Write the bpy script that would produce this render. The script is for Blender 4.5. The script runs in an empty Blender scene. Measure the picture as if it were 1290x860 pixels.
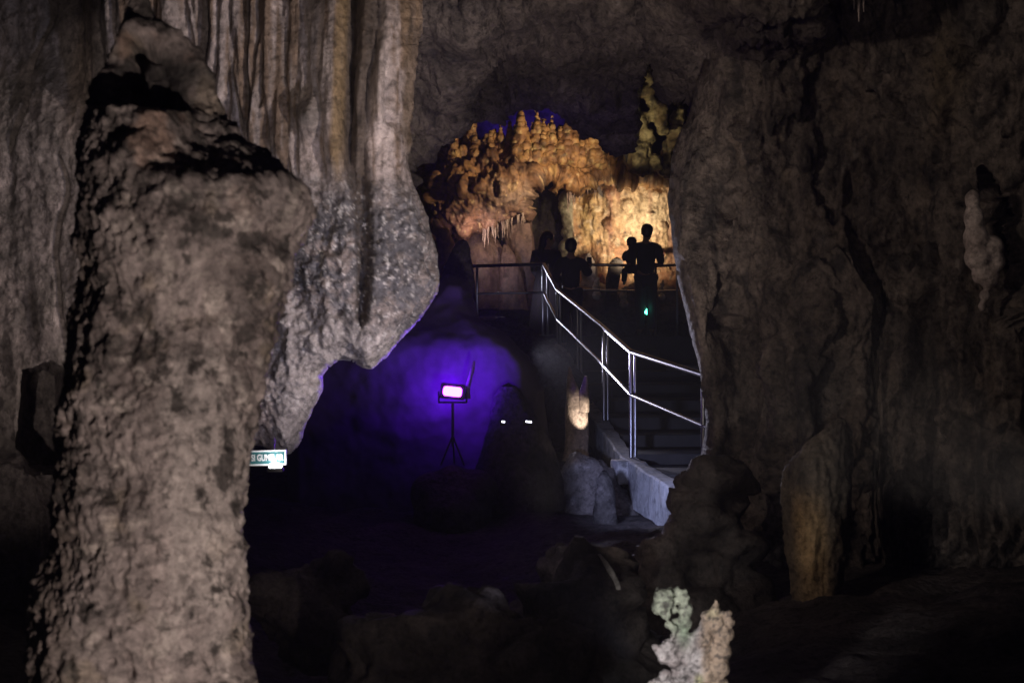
import bpy, bmesh, math, random
import numpy as np
from mathutils import Vector, Matrix
R = math.radians
rnd = random.Random(7)
C = bpy.context.scene.collection
F = 1792.0; CX, CY = 645.0, 430.0; CZ = 1.6           # 50 mm lens on a 1290 px wide frame, eye 1.6 m above the floor

def P(px, py, d):
    px = np.asarray(px, float); py = np.asarray(py, float); d = np.asarray(d, float)
    px, py, d = np.broadcast_arrays(px, py, d)
    return np.stack([(px-CX)/F*d, d, (CY-py)/F*d+CZ], -1)
def pt(px, py, d): return Vector(P(px, py, d).tolist())

# ------------------------------------------------------------------ noise
def _h(ix, iy, iz, s):
    h = (ix.astype(np.uint32)*np.uint32(374761393)) ^ (iy.astype(np.uint32)*np.uint32(668265263)) ^ (iz.astype(np.uint32)*np.uint32(2147483647)) ^ np.uint32((s*1274126177+12345) & 0xffffffff)
    h = (h ^ (h >> np.uint32(13)))*np.uint32(1274126177)
    h = (h ^ (h >> np.uint32(15)))*np.uint32(2246822519)
    return h ^ (h >> np.uint32(16))
def perlin(p, s=0):
    i = np.floor(p).astype(np.int64); f = p-i
    u = f*f*f*(f*(f*6-15)+10)
    out = 0
    for dx in (0, 1):
        wx = u[:, 0] if dx else 1-u[:, 0]
        for dy in (0, 1):
            wy = u[:, 1] if dy else 1-u[:, 1]
            for dz in (0, 1):
                wz = u[:, 2] if dz else 1-u[:, 2]
                h = _h(i[:, 0]+dx, i[:, 1]+dy, i[:, 2]+dz, s)
                gx = (h & np.uint32(1023)).astype(float)/511.5-1
                gy = ((h >> np.uint32(10)) & np.uint32(1023)).astype(float)/511.5-1
                gz = ((h >> np.uint32(20)) & np.uint32(1023)).astype(float)/511.5-1
                out = out+wx*wy*wz*(gx*(f[:, 0]-dx)+gy*(f[:, 1]-dy)+gz*(f[:, 2]-dz))
    return out*1.3
def fbm(p, sc, o=4, s=0, g=.5, ridge=False):
    p = p*np.asarray(sc, float); a = 1.; t = 0; n = 0
    for k in range(o):
        v = perlin(p, s+k*17)
        if ridge: v = 1-2*np.abs(v)
        t = t+a*v; n += a; a *= g; p = p*2.03+5.3
    return t/n
def worley(p, sc, s=0):
    p = p*np.asarray(sc, float); i = np.floor(p).astype(np.int64); f = p-i
    F1 = np.full(len(p), 9.); F2 = np.full(len(p), 9.); ID = np.zeros(len(p))
    for dx in (-1, 0, 1):
        for dy in (-1, 0, 1):
            for dz in (-1, 0, 1):
                h = _h(i[:, 0]+dx, i[:, 1]+dy, i[:, 2]+dz, s+91)
                q = np.stack([dx+(h & np.uint32(1023)).astype(float)/1023, dy+((h >> np.uint32(10)) & np.uint32(1023)).astype(float)/1023, dz+((h >> np.uint32(20)) & np.uint32(1023)).astype(float)/1023], -1)
                d = np.sqrt(((q-f)**2).sum(1))
                m = d < F1
                F2 = np.where(m, F1, np.minimum(F2, d)); ID = np.where(m, (h & np.uint32(4095)).astype(float)/4095, ID); F1 = np.where(m, d, F1)
    return F1, F2, ID
def ss(a, b, x):
    t = np.clip((x-a)/(b-a), 0, 1); return t*t*(3-2*t)
def mix(a, b, t):
    t = np.asarray(t)
    if t.ndim == 1: t = t[:, None]
    return np.asarray(a, float)*(1-t)+np.asarray(b, float)*t
def bump(x, y, cx, cy, rx, ry): return np.exp(-((x-cx)/rx)**2-((y-cy)/ry)**2)

# ------------------------------------------------------------------ polygons
def ragged(poly, step=5, amp=2.5, s=0, sc=.035):
    poly = np.array(poly, float); out = []
    for a, b in zip(poly, np.roll(poly, -1, 0)):
        n = max(1, int(np.linalg.norm(b-a)/step))
        for k in range(n): out.append(a+(b-a)*k/n)
    o = np.array(out); q = np.column_stack([o, np.zeros(len(o))])
    # round the corners a little, then roughen
    for _ in range(2): o = .5*o+.25*np.roll(o, 1, 0)+.25*np.roll(o, -1, 0)
    o[:, 0] += amp*fbm(q, sc, 3, s, .6)*1.6; o[:, 1] += amp*fbm(q+50, sc, 3, s+3, .6)*1.6
    return o
def sdist(x, y, poly):
    a = poly; b = np.roll(poly, -1, 0)
    best = np.full(len(x), 1e18); nx = np.zeros(len(x)); ny = np.zeros(len(x)); ins = np.zeros(len(x), bool)
    for (ax, ay), (bx, by) in zip(a, b):
        dx, dy = bx-ax, by-ay; L = dx*dx+dy*dy+1e-12
        t = np.clip(((x-ax)*dx+(y-ay)*dy)/L, 0, 1); qx = ax+t*dx; qy = ay+t*dy
        d = (x-qx)**2+(y-qy)**2; m = d < best
        best[m] = d[m]; nx[m] = qx[m]; ny[m] = qy[m]
        c = ((ay > y) != (by > y))
        if abs(dy) > 1e-9: ins ^= c & (x < dx*(y-ay)/dy+ax)
    d = np.sqrt(best); return np.where(ins, d, -d), nx, ny
def inpoly(x, y, poly, soft=6):
    sd, _, _ = sdist(x, y, np.array(poly, float)); return ss(-soft, soft, sd)

# ------------------------------------------------------------------ mesh output
def normals(v, faces):
    n = np.zeros_like(v)
    f = faces
    a, b, c, d = v[f[:, 0]], v[f[:, 1]], v[f[:, 2]], v[f[:, 3]]
    fn = np.cross(c-a, d-b)
    for k in range(4): np.add.at(n, f[:, k], fn)
    return n/(np.linalg.norm(n, axis=1)[:, None]+1e-12)
def emit(name, v, faces, mat, tint=None, parent=None, smooth=True, origin=None, extra=None):
    v = np.asarray(v, float)
    if origin is None: origin = np.array([(v[:, 0].min()+v[:, 0].max())/2, (v[:, 1].min()+v[:, 1].max())/2, v[:, 2].min()])
    me = bpy.data.meshes.new(name)
    me.from_pydata((v-origin).tolist(), [], [[i for k, i in enumerate(f) if i not in f[:k]] for f in (faces.tolist() if hasattr(faces, 'tolist') else faces)])
    me.validate()
    if smooth: me.polygons.foreach_set('use_smooth', [True]*len(me.polygons))
    if tint is not None:
        at = me.color_attributes.new('tint', 'FLOAT_COLOR', 'POINT')
        at.data.foreach_set('color', np.column_stack([np.clip(tint, 0, 1), np.ones(len(v))]).ravel().astype(np.float32))
    me.materials.append(mat); me.update()
    o = bpy.data.objects.new(name, me); C.objects.link(o)
    if parent is not None:
        o.parent = parent; o.location = Vector(origin)-Vector(parent.location)
    else: o.location = origin
    return o
def tag(o, label=None, cat=None, group=None, kind=None):
    if label: o['label'] = label
    if cat: o['category'] = cat
    if group: o['group'] = group
    if kind: o['kind'] = kind
    return o
def empty(name, loc, label, cat, group=None):
    o = bpy.data.objects.new(name, None); C.objects.link(o); o.location = loc; o.empty_display_size = .1
    return tag(o, label, cat, group)

def relief(name, outline, dfn, mat, res=2.5, rpx=30, rdep=.4, thick=1.5, disp=None, tint=None, clip=(-120, -90, 1410, 950), amp=2.5, s=0):
    """a rock mass with the given outline at its real distance: front face, rounded rim and sides going back into the rock"""
    poly = ragged(outline, 5, amp, s)
    x0 = max(poly[:, 0].min(), clip[0]); x1 = min(poly[:, 0].max(), clip[2]); y0 = max(poly[:, 1].min(), clip[1]); y1 = min(poly[:, 1].max(), clip[3])
    gx = np.arange(x0-res, x1+res*2, res); gy = np.arange(y0-res, y1+res*2, res)
    X, Y = np.meshgrid(gx, gy); nx, ny = len(gx), len(gy)
    x = X.ravel(); y = Y.ravel()
    sd, qx, qy = sdist(x, y, poly)
    idx = np.arange(nx*ny).reshape(ny, nx)
    f = np.stack([idx[:-1, :-1].ravel(), idx[1:, :-1].ravel(), idx[1:, 1:].ravel(), idx[:-1, 1:].ravel()], 1)
    keep = (sd[f] > -res*.72).all(1) & (sd[f].max(1) > 0)
    f = f[keep]
    m = sd < res*.45
    x = np.where(m, qx, x); y = np.where(m, qy, y); sdc = np.maximum(np.where(m, 0, sd), 0)
    used = np.unique(f); mp = np.full(nx*ny, -1); mp[used] = np.arange(len(used)); f = mp[f]
    x, y, sdc = x[used], y[used], sdc[used]
    t = np.clip(sdc/rpx, 0, 1)
    d = dfn(x, y)+rdep*(1-np.sqrt(1-(1-t)**2))
    v = P(x, y, d)
    if disp is not None:
        n = normals(v, f)
        h = disp(v, x, y)
        v = v+n*(h*ss(-.05, .2, t))[:, None]
    col = tint(v, x, y) if tint is not None else None
    # sides
    e = np.concatenate([f[:, [0, 1]], f[:, [1, 2]], f[:, [2, 3]], f[:, [3, 0]]])
    key = np.sort(e, 1); k = key[:, 0]*len(v)+key[:, 1]
    u, inv, cnt = np.unique(k, return_inverse=True, return_counts=True)
    be = e[cnt[inv] == 1]
    bv = np.unique(be); mp2 = np.full(len(v), -1); mp2[bv] = np.arange(len(bv))+len(v)
    ray = v[bv]-np.array([0, 0, CZ]); ray = ray/ray[:, 1:2]
    v2 = np.concatenate([v, v[bv]+ray*thick])
    sf = np.stack([be[:, 1], be[:, 0], mp2[be[:, 0]], mp2[be[:, 1]]], 1)
    if col is not None: col = np.concatenate([col, col[bv]])
    return emit(name, v2, np.concatenate([f, sf]), mat, col)

def lathe(name, rows, Y, mat, disp=None, tint=None, res=3., ratio=1., parent=None, lean=0., twist=0, sq=0., top_round=True):
    """a free-standing body turned from its left and right edge at each height (pixels at distance Y), full all round"""
    rows = np.array(rows, float)
    py = np.arange(rows[0, 0], rows[-1, 0]+res*.5, res)
    def sm(a):
        b = np.interp(py, rows[:, 0], a)
        for _ in range(2): b[1:-1] = .25*b[:-2]+.5*b[1:-1]+.25*b[2:]
        return b
    xl = sm(rows[:, 1]); xr = sm(rows[:, 2]); n = len(py)
    ns = int(min(420, max(16, math.pi*(xr-xl).max()/res)))
    th = np.linspace(0, 2*math.pi, ns, endpoint=False)
    c = (xl+xr)/2; r = (xr-xl)/2
    TH, PY = np.meshgrid(th, py)
    ct, st = np.cos(TH), np.sin(TH)
    if sq: ct = np.sign(ct)*np.abs(ct)**(1-sq); st = np.sign(st)*np.abs(st)**(1-sq)
    d = Y+lean*(PY-py[-1])/F*Y
    px = c[:, None]+r[:, None]*ct
    v = np.stack([(px-CX)/F*Y, d-r[:, None]/F*Y*ratio*st, (CY-PY)/F*Y+CZ], -1).reshape(-1, 3)
    idx = np.arange(n*ns).reshape(n, ns); nxt = np.roll(idx, -1, 1)
    f = np.stack([idx[:-1].ravel(), idx[1:].ravel(), nxt[1:].ravel(), nxt[:-1].ravel()], 1)
    nn = normals(v, f); cen = np.stack([(np.repeat(c, ns)-CX)/F*Y, d.ravel(), v[:, 2]], -1)
    if ((v-cen)*nn).sum() < 0: f = f[:, ::-1]; nn = -nn
    if disp is not None:
        px_, py_ = px.ravel(), PY.ravel()
        fade = np.minimum(1, np.repeat(r, ns)/max(6, .25*r.max()))
        v = v+nn*(disp(v, px_, py_)*fade)[:, None]
    col = tint(v, px.ravel(), PY.ravel()) if tint is not None else None
    vt = v[:ns].mean(0)+np.array([0, 0, r[0]/F*Y*.5]); vb = v[-ns:].mean(0)
    v = np.concatenate([v, [vt], [vb]])
    if col is not None: col = np.concatenate([col, [col[:ns].mean(0)], [col[-ns-1:-1].mean(0)]])
    k = np.arange(ns)
    flip = 1
    top = np.stack([np.full(ns, n*ns), k, (k+1) % ns, (k+1) % ns], 1); bot = np.stack([np.full(ns, n*ns+1), (n-1)*ns+(k+1) % ns, (n-1)*ns+k, (n-1)*ns+k], 1)
    return emit(name, v, np.concatenate([f, top, bot]), mat, col, parent)

def blob(name, loc, rad, mat, disp=None, tint=None, nu=64, parent=None, rot=0):
    """a boulder: a ball pressed to three radii, broken up by disp"""
    th = np.linspace(0, 2*math.pi, nu*2, endpoint=False); ph = np.linspace(.02, math.pi-.02, nu)
    TH, PH = np.meshgrid(th, ph)
    n = np.stack([np.cos(TH)*np.sin(PH), np.sin(TH)*np.sin(PH), np.cos(PH)], -1).reshape(-1, 3)
    v = n*np.array(rad)
    if disp is not None: v = v+n*disp(v+np.array(loc))[:, None]
    c, s_ = math.cos(rot), math.sin(rot)
    v = v@np.array([[c, s_, 0], [-s_, c, 0], [0, 0, 1]])+np.array(loc)
    idx = np.arange(nu*nu*2).reshape(nu, nu*2); nx = np.roll(idx, -1, 1)
    f = np.stack([idx[:-1].ravel(), idx[1:].ravel(), nx[1:].ravel(), nx[:-1].ravel()], 1)
    col = tint(v, None, None) if tint is not None else None
    ns = nu*2; v = np.concatenate([v, [v[:ns].mean(0)], [v[-ns:].mean(0)]]); k = np.arange(ns)
    if col is not None: col = np.concatenate([col, [col[0]], [col[-1]]])
    top = np.stack([np.full(ns, len(v)-2), k, (k+1) % ns, (k+1) % ns], 1); bot = np.stack([np.full(ns, len(v)-1), len(v)-2-ns+(k+1) % ns, len(v)-2-ns+k, len(v)-2-ns+k], 1)
    return emit(name, v, np.concatenate([f, top, bot]), mat, col, parent)

class MB:
    def __init__(s): s.bm = bmesh.new()
    def box(s, c, size, rot=None, bev=0):
        m = Matrix.Translation(c) @ (rot.to_4x4() if rot is not None else Matrix()) @ Matrix.Diagonal((size[0], size[1], size[2], 1))
        g = bmesh.ops.create_cube(s.bm, size=1, matrix=m)
        if bev:
            es = list({e for v in g['verts'] for e in v.link_edges})
            bmesh.ops.bevel(s.bm, geom=es, offset=bev, segments=2, affect='EDGES', profile=.5)
        return s
    def cyl(s, a, b, r, r2=None, n=16):
        a = Vector(a); b = Vector(b); d = b-a
        m = Matrix.Translation((a+b)/2) @ d.to_track_quat('Z', 'Y').to_matrix().to_4x4()
        bmesh.ops.create_cone(s.bm, cap_ends=True, segments=n, radius1=r, radius2=r if r2 is None else r2, depth=d.length, matrix=m)
        return s
    def ball(s, c, r, n=12, scale=(1, 1, 1)):
        bmesh.ops.create_uvsphere(s.bm, u_segments=n*2, v_segments=n, radius=r, matrix=Matrix.Translation(c) @ Matrix.Diagonal((*scale, 1))); return s
    def tube(s, pts, r, n=12):
        pts = [Vector(p) for p in pts]
        for a, b in zip(pts, pts[1:]): s.cyl(a, b, r, n=n)
        for p in pts[1:-1]: s.ball(p, r, 6)
        return s
    def build(s, name, mat, parent=None, smooth=True, origin=None):
        me = bpy.data.meshes.new(name)
        vs = [v.co for v in s.bm.verts]
        if origin is None:
            if parent is not None: origin = Vector(parent.location)
            else: origin = Vector(((min(v.x for v in vs)+max(v.x for v in vs))/2, (min(v.y for v in vs)+max(v.y for v in vs))/2, min(v.z for v in vs)))
        origin = Vector(origin)
        bmesh.ops.translate(s.bm, verts=s.bm.verts, vec=-origin)
        s.bm.to_mesh(me); s.bm.free()
        if smooth:
            me.polygons.foreach_set('use_smooth', [True]*len(me.polygons))
            try: me.set_sharp_from_angle(angle=R(38))
            except Exception: pass
        me.materials.append(mat)
        o = bpy.data.objects.new(name, me); C.objects.link(o)
        if parent is not None: o.parent = parent; o.location = origin-Vector(parent.location)
        else: o.location = origin
        return o

# ------------------------------------------------------------------ materials
def newmat(name):
    m = bpy.data.materials.new(name); m.use_nodes = True; nt = m.node_tree; nt.nodes.clear()
    out = nt.nodes.new('ShaderNodeOutputMaterial'); b = nt.nodes.new('ShaderNodeBsdfPrincipled'); nt.links.new(b.outputs[0], out.inputs[0])
    return m, nt, b
def mrock(name, rough=.75, fine=40., strength=.5, dist=.02, base=None, spec=.35, var=.35, pits=0., grime=.6):
    m, nt, b = newmat(name); N = nt.nodes.new; L = nt.links.new
    tc = N('ShaderNodeTexCoord')
    n1 = N('ShaderNodeTexNoise'); n1.inputs['Scale'].default_value = fine; n1.inputs['Detail'].default_value = 9; n1.inputs['Roughness'].default_value = .68
    L(tc.outputs['Object'], n1.inputs['Vector'])
    n2 = N('ShaderNodeTexNoise'); n2.inputs['Scale'].default_value = fine*.27; n2.inputs['Detail'].default_value = 6; n2.inputs['Roughness'].default_value = .6; n2.inputs['Distortion'].default_value = .6
    L(tc.outputs['Object'], n2.inputs['Vector'])
    vo = N('ShaderNodeTexVoronoi'); vo.inputs['Scale'].default_value = fine*.8; vo.feature = 'F1'
    L(tc.outputs['Object'], vo.inputs['Vector'])
    mr = N('ShaderNodeMapRange'); mr.inputs['From Min'].default_value = .3; mr.inputs['From Max'].default_value = .7; mr.inputs['To Min'].default_value = 1-var; mr.inputs['To Max'].default_value = 1+var
    L(n1.outputs['Fac'], mr.inputs['Value'])
    mr2 = N('ShaderNodeMapRange'); mr2.inputs['From Min'].default_value = .3; mr2.inputs['From Max'].default_value = .7; mr2.inputs['To Min'].default_value = 1-var*.8; mr2.inputs['To Max'].default_value = 1+var*.8
    L(n2.outputs['Fac'], mr2.inputs['Value'])
    mu = N('ShaderNodeMath'); mu.operation = 'MULTIPLY'; L(mr.outputs[0], mu.inputs[0]); L(mr2.outputs[0], mu.inputs[1])
    n3 = N('ShaderNodeTexNoise'); n3.inputs['Scale'].default_value = fine*.5; n3.inputs['Detail'].default_value = 8; n3.inputs['Roughness'].default_value = .72
    mp = N('ShaderNodeMapping'); mp.inputs['Location'].default_value = (3.7, 1.9, 8.2); L(tc.outputs['Object'], mp.inputs[0]); L(mp.outputs[0], n3.inputs['Vector'])
    gr = N('ShaderNodeMapRange'); gr.inputs['From Min'].default_value = .50; gr.inputs['From Max'].default_value = .66; gr.inputs['To Min'].default_value = 1; gr.inputs['To Max'].default_value = 1-grime
    L(n3.outputs['Fac'], gr.inputs['Value'])
    mu3 = N('ShaderNodeMath'); mu3.operation = 'MULTIPLY'; L(mu.outputs[0], mu3.inputs[0]); L(gr.outputs[0], mu3.inputs[1]); mu = mu3
    mx = N('ShaderNodeVectorMath'); mx.operation = 'SCALE'; L(mu.outputs[0], mx.inputs['Scale'])
    if base is None:
        at = N('ShaderNodeAttribute'); at.attribute_name = 'tint'; L(at.outputs['Color'], mx.inputs[0])
    else: mx.inputs[0].default_value = base
    L(mx.outputs[0], b.inputs['Base Color'])
    rr = N('ShaderNodeMapRange'); rr.inputs['To Min'].default_value = max(.15, rough-.25); rr.inputs['To Max'].default_value = min(1, rough+.2)
    L(n2.outputs['Fac'], rr.inputs['Value']); L(rr.outputs[0], b.inputs['Roughness'])
    b.inputs['Specular IOR Level'].default_value = spec
    ad = N('ShaderNodeMath'); ad.operation = 'MULTIPLY_ADD'; ad.inputs[1].default_value = pits if pits else .35
    L(vo.outputs['Distance'], ad.inputs[0]); L(n1.outputs['Fac'], ad.inputs[2])
    bp = N('ShaderNodeBump'); bp.inputs['Strength'].default_value = strength; bp.inputs['Distance'].default_value = dist
    L(ad.outputs[0], bp.inputs['Height']); L(bp.outputs[0], b.inputs['Normal'])
    return m
def mplain(name, col, rough=.5, metal=0., var=.15, sc=30, bumpd=.0):
    m, nt, b = newmat(name); N = nt.nodes.new; L = nt.links.new
    tc = N('ShaderNodeTexCoord'); n1 = N('ShaderNodeTexNoise'); n1.inputs['Scale'].default_value = sc; n1.inputs['Detail'].default_value = 5; L(tc.outputs['Object'], n1.inputs['Vector'])
    mr = N('ShaderNodeMapRange'); mr.inputs['To Min'].default_value = 1-var*1.5; mr.inputs['To Max'].default_value = 1+var*1.5; L(n1.outputs['Fac'], mr.inputs['Value'])
    mx = N('ShaderNodeVectorMath'); mx.operation = 'SCALE'; mx.inputs[0].default_value = col; L(mr.outputs[0], mx.inputs['Scale']); L(mx.outputs[0], b.inputs['Base Color'])
    b.inputs['Roughness'].default_value = rough; b.inputs['Metallic'].default_value = metal
    if bumpd:
        bp = N('ShaderNodeBump'); bp.inputs['Strength'].default_value = .6; bp.inputs['Distance'].default_value = bumpd; L(n1.outputs['Fac'], bp.inputs['Height']); L(bp.outputs[0], b.inputs['Normal'])
    return m
def memit(name, col, st):
    m, nt, b = newmat(name)
    b.inputs['Base Color'].default_value = (.1, .1, .1, 1); b.inputs['Emission Color'].default_value = (*col, 1); b.inputs['Emission Strength'].default_value = st
    return m
M = dict(
    near=mrock('near_limestone', .72, 34, .65, .018, var=.4),
    wall=mrock('limestone', .72, 24, .9, .03, var=.42),
    dark=mrock('dim_limestone', .75, 26, .9, .04, var=.45, grime=.75),
    halo_face=mrock('halo_rock', .8, 10, .18, .03, var=.12, grime=.12),  # smooth finish made so violet light on it reads as a halo
    far=mrock('flowstone', .6, 14, .7, .03, var=.3),
    steel=mplain('brushed_steel', (.32, .32, .35), .36, 1., .1, 60),
    concrete=mplain('concrete', (.34, .34, .35), .85, 0, .3, 9, .01),
    black=mplain('black_casing', (.02, .02, .022), .5),
    sign=mplain('green_paint', (.015, .12, .13), .45, 0, .1),
    white=mplain('white_paint', (.8, .8, .8), .5, 0, .03),
    plaque=mplain('red_plaque', (.10, .035, .025), .6),
    skin=mplain('skin', (.35, .2, .13), .55, 0, .05), hair=mplain('black_hair', (.012, .01, .009), .45),
    shirt=mplain('dark_cloth', (.03, .03, .035), .85), trouser=mplain('dark_denim', (.03, .032, .045), .9),
    gown=mplain('grey_cloth', (.07, .058, .06), .9), childshirt=mplain('child_cloth', (.05, .04, .04), .9), navy=mplain('navy_cloth', (.02, .02, .035), .9),
)
def proj(v): return v[:, 0]/v[:, 1]*F+CX, CY-(v[:, 2]-CZ)/v[:, 1]*F
def evaluated(o):
    dg = bpy.context.evaluated_depsgraph_get(); ev = o.evaluated_get(dg); me = bpy.data.meshes.new_from_object(ev)
    old = o.data; bpy.data.objects.remove(o); bpy.data.batch_remove([old]); return me
def remesh(bm, voxel, smooth=0):
    me = bpy.data.meshes.new('tmp'); bm.to_mesh(me); bm.free()
    o = bpy.data.objects.new('tmp', me); C.objects.link(o)
    md = o.modifiers.new('r', 'REMESH'); md.mode = 'VOXEL'; md.voxel_size = voxel
    if smooth:
        sm = o.modifiers.new('s', 'SMOOTH'); sm.factor = .5; sm.iterations = smooth
    return evaluated(o)
def mesh_arrays(me):
    v = np.empty(len(me.vertices)*3); me.vertices.foreach_get('co', v); v = v.reshape(-1, 3)
    f = np.array([(list(p.vertices)+[p.vertices[-1]])[:4] for p in me.polygons]); bpy.data.meshes.remove(me); return v, f
def clump(name, balls, Y, mat, voxel=.01, smooth=3, disp=None, tint=None, parent=None):
    """one rock body grown together from lobes: (px, py, radius px[, nearer by m[, stretch z]])"""
    bm = bmesh.new()
    for b in balls:
        dy = b[3] if len(b) > 3 else 0; sz = b[4] if len(b) > 4 else 1
        c = pt(b[0], b[1], Y-dy); r = b[2]/F*Y
        bmesh.ops.create_icosphere(bm, subdivisions=3, radius=r, matrix=Matrix.Translation(c) @ Matrix.Diagonal((1, 1, sz, 1)))
    v, f = mesh_arrays(remesh(bm, voxel, smooth))
    if disp is not None: v = v+normals(v, f)*disp(v)[:, None]
    return emit(name, v, f, mat, tint(v) if tint is not None else None, parent)

def spot(name, loc, to, power, col, ang=60, blend=.6, rad=.05):
    l = bpy.data.lights.new(name, 'SPOT'); l.energy = power; l.color = col; l.spot_size = R(ang); l.spot_blend = blend; l.shadow_soft_size = rad
    o = bpy.data.objects.new(name, l); C.objects.link(o); o.location = loc; o.rotation_euler = (Vector(to)-Vector(loc)).to_track_quat('-Z', 'Y').to_euler(); return o
def point(name, loc, power, col, rad=.05):
    l = bpy.data.lights.new(name, 'POINT'); l.energy = power; l.color = col; l.shadow_soft_size = rad
    o = bpy.data.objects.new(name, l); C.objects.link(o); o.location = loc; return o

# ================================================================== left wall with the flowstone curtain
def lw_depth(x, y):
    d = 8.5-.45*bump(x, y, 440, 330, 150, 260)+.35*ss(150, -50, x)-.25*ss(250, 0, y)
    d = d+.28*ss(190, 60, y-0*x)*ss(180, 60, x)                              # upper left sits further back
    d = d+.9*inpoly(x, y, [(30, 468), (62, 460), (74, 470), (74, 590), (40, 588), (24, 560)], 5)   # niche
    d = d-.22*inpoly(x, y, [(-60, 560), (45, 585), (62, 640), (60, 1000), (-60, 1000)], 14)
    return d
def strip(y): return np.interp(y, [-200, 0, 60, 130, 250, 330, 405, 430], [458, 457, 453, 449, 455, 456, 458, 458]), np.interp(y, [-200, 0, 100, 200, 300, 400, 412], [24, 22, 17, 13, 10, 7, 1])
rf = random.Random(11)
FL = []; fx = 118.
while fx < 512:
    r_ = rf.choice((4, 6, 7, 9, 12, 16)); FL.append((fx+r_, r_, rf.uniform(150, 265), rf.uniform(-.07, .07), rf.uniform(.45, 1.25), rf.uniform(0, 6))); fx += r_*rf.uniform(1.2, 2.3)
def lw_flutes(x, y):
    h = 0
    for cx, r, b, tl, am, ph in FL:
        q = x-cx-3.5*np.sin(y/47.+ph)-1.5*np.sin(y/15.+ph*3)-(y-130)*tl
        rr = r*(1+.25*np.sin(y/70.+ph*2))
        h = np.maximum(h, np.clip(1-(q/rr)**2, 0, 1)**.6*ss(b+25, b-25, y)*(.02+.0030*r)*am)
    return h
def lw_disp(v, x, y):
    up = ss(300, 170, y)*ss(90, 170, x)
    h = .10*fbm(v, (1.3, 1.3, .6), 3, 1)+.05*fbm(v, (5, 5, 1.2), 3, 2)
    h = h+up*(1.3*lw_flutes(x, y)+.05*fbm(v, (9, 7, .7), 5, 5, .6, True)+.012*fbm(v, (30, 25, 6), 4, 6, .6))
    low = (1-up)*(.25+.75*ss(150, 320, x))
    f1, f2, _ = worley(v+.05*np.stack([fbm(v, 7, 2, 31), fbm(v, 7, 2, 32), fbm(v, 7, 2, 33)], -1), (9, 9, 7), 3)
    g1, _, gi = worley(v, (26, 26, 20), 8)
    h = h+low*(.07*fbm(v, 6, 5, 7, .65)+.02*(.5-g1)*(gi > .3)-.035*ss(.32, .05, f1)*ss(.0, .4, fbm(v, 2.2, 2, 9)+.1))
    h = h+low*.035*fbm(v, 20, 4, 11, .7)
    # little overhanging lumps (dark knob under the drapes)
    h = h+.10*bump(x, y, 395, 150, 18, 22)+.06*bump(x, y, 480, 150, 8, 14)-.08*bump(x, y, 484, 152, 5, 9)
    cx, hw = strip(y)
    h = h-.09*ss(1.5, .3, np.abs(x-cx-4*np.sin(y/40))/np.maximum(hw, 1))*ss(420, 400, y)
    # cracks on the left
    for q, yy0, yy1 in ((62-(y*.24), -30, 200), (72+6*np.sin(y/30), 190, 460)):
        h = h-.05*np.exp(-((x-q-3*np.sin(y/17))/3.)**2)*ss(yy0, yy0+20, y)*ss(yy1, yy1-20, y)
    return h
def lw_tint(v, x, y):
    n = fbm(v, 3, 4, 21); n2 = fbm(v, 14, 4, 22, .6); st = fbm(v, (13, 10, .5), 4, 23, .55)
    c = mix((.29, .245, .235), (.22, .19, .18), ss(-.2, .3, n))
    up = ss(290, 200, y)*ss(100, 170, x)
    c = mix(c, (.13, .09, .062), up*ss(.0, .18, st)*.9)
    c = mix(c, (.36, .31, .30), up*ss(.05, .3, -st)*.8)
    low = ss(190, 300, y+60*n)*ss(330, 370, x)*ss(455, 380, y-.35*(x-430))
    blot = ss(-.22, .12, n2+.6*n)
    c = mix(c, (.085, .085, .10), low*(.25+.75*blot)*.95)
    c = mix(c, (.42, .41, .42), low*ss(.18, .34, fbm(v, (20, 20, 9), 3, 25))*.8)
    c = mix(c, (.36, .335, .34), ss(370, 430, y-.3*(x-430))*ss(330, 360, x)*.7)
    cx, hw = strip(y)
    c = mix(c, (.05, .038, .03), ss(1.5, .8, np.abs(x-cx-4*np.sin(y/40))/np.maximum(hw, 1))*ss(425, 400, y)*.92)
    c = mix(c, (.13, .09, .055), ss(14, 7, np.abs(x-503-.02*y))*ss(215, 170, y)*.8)
    c = mix(c, (.20, .14, .07), ss(9, 3, np.abs(x-434+.03*y))*ss(250, 190, y)*.7)
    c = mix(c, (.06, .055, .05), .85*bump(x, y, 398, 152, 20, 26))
    c = mix(c, (.17, .12, .075), ss(340, 300, x)*ss(250, 290, x)*0+ss(24, 8, np.abs(x-108+.1*y))*ss(230, 100, y)*.5)
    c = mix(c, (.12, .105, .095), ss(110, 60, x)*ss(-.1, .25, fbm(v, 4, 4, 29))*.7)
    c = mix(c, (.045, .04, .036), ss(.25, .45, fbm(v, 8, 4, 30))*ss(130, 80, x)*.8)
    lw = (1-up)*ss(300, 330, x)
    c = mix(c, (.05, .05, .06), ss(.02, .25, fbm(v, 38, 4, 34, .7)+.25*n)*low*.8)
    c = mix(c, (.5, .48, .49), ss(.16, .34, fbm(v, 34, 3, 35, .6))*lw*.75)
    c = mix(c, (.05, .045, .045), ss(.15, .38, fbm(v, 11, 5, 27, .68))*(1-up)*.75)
    return c*(1+.3*n2[:, None])
lw_out = [(-110, -90), (522, -90), (517, 0), (513, 60), (511, 120), (512, 200), (518, 228), (532, 256), (542, 290), (550, 320), (554, 350), (549, 375), (537, 393), (517, 414), (498, 433), (484, 453), (470, 466), (458, 464), (442, 453), (426, 452), (412, 462), (404, 474), (409, 489), (399, 504), (388, 530), (380, 552), (371, 571), (352, 574), (330, 561), (310, 558), (290, 575), (270, 640), (255, 760), (250, 945), (-110, 945)]
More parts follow.
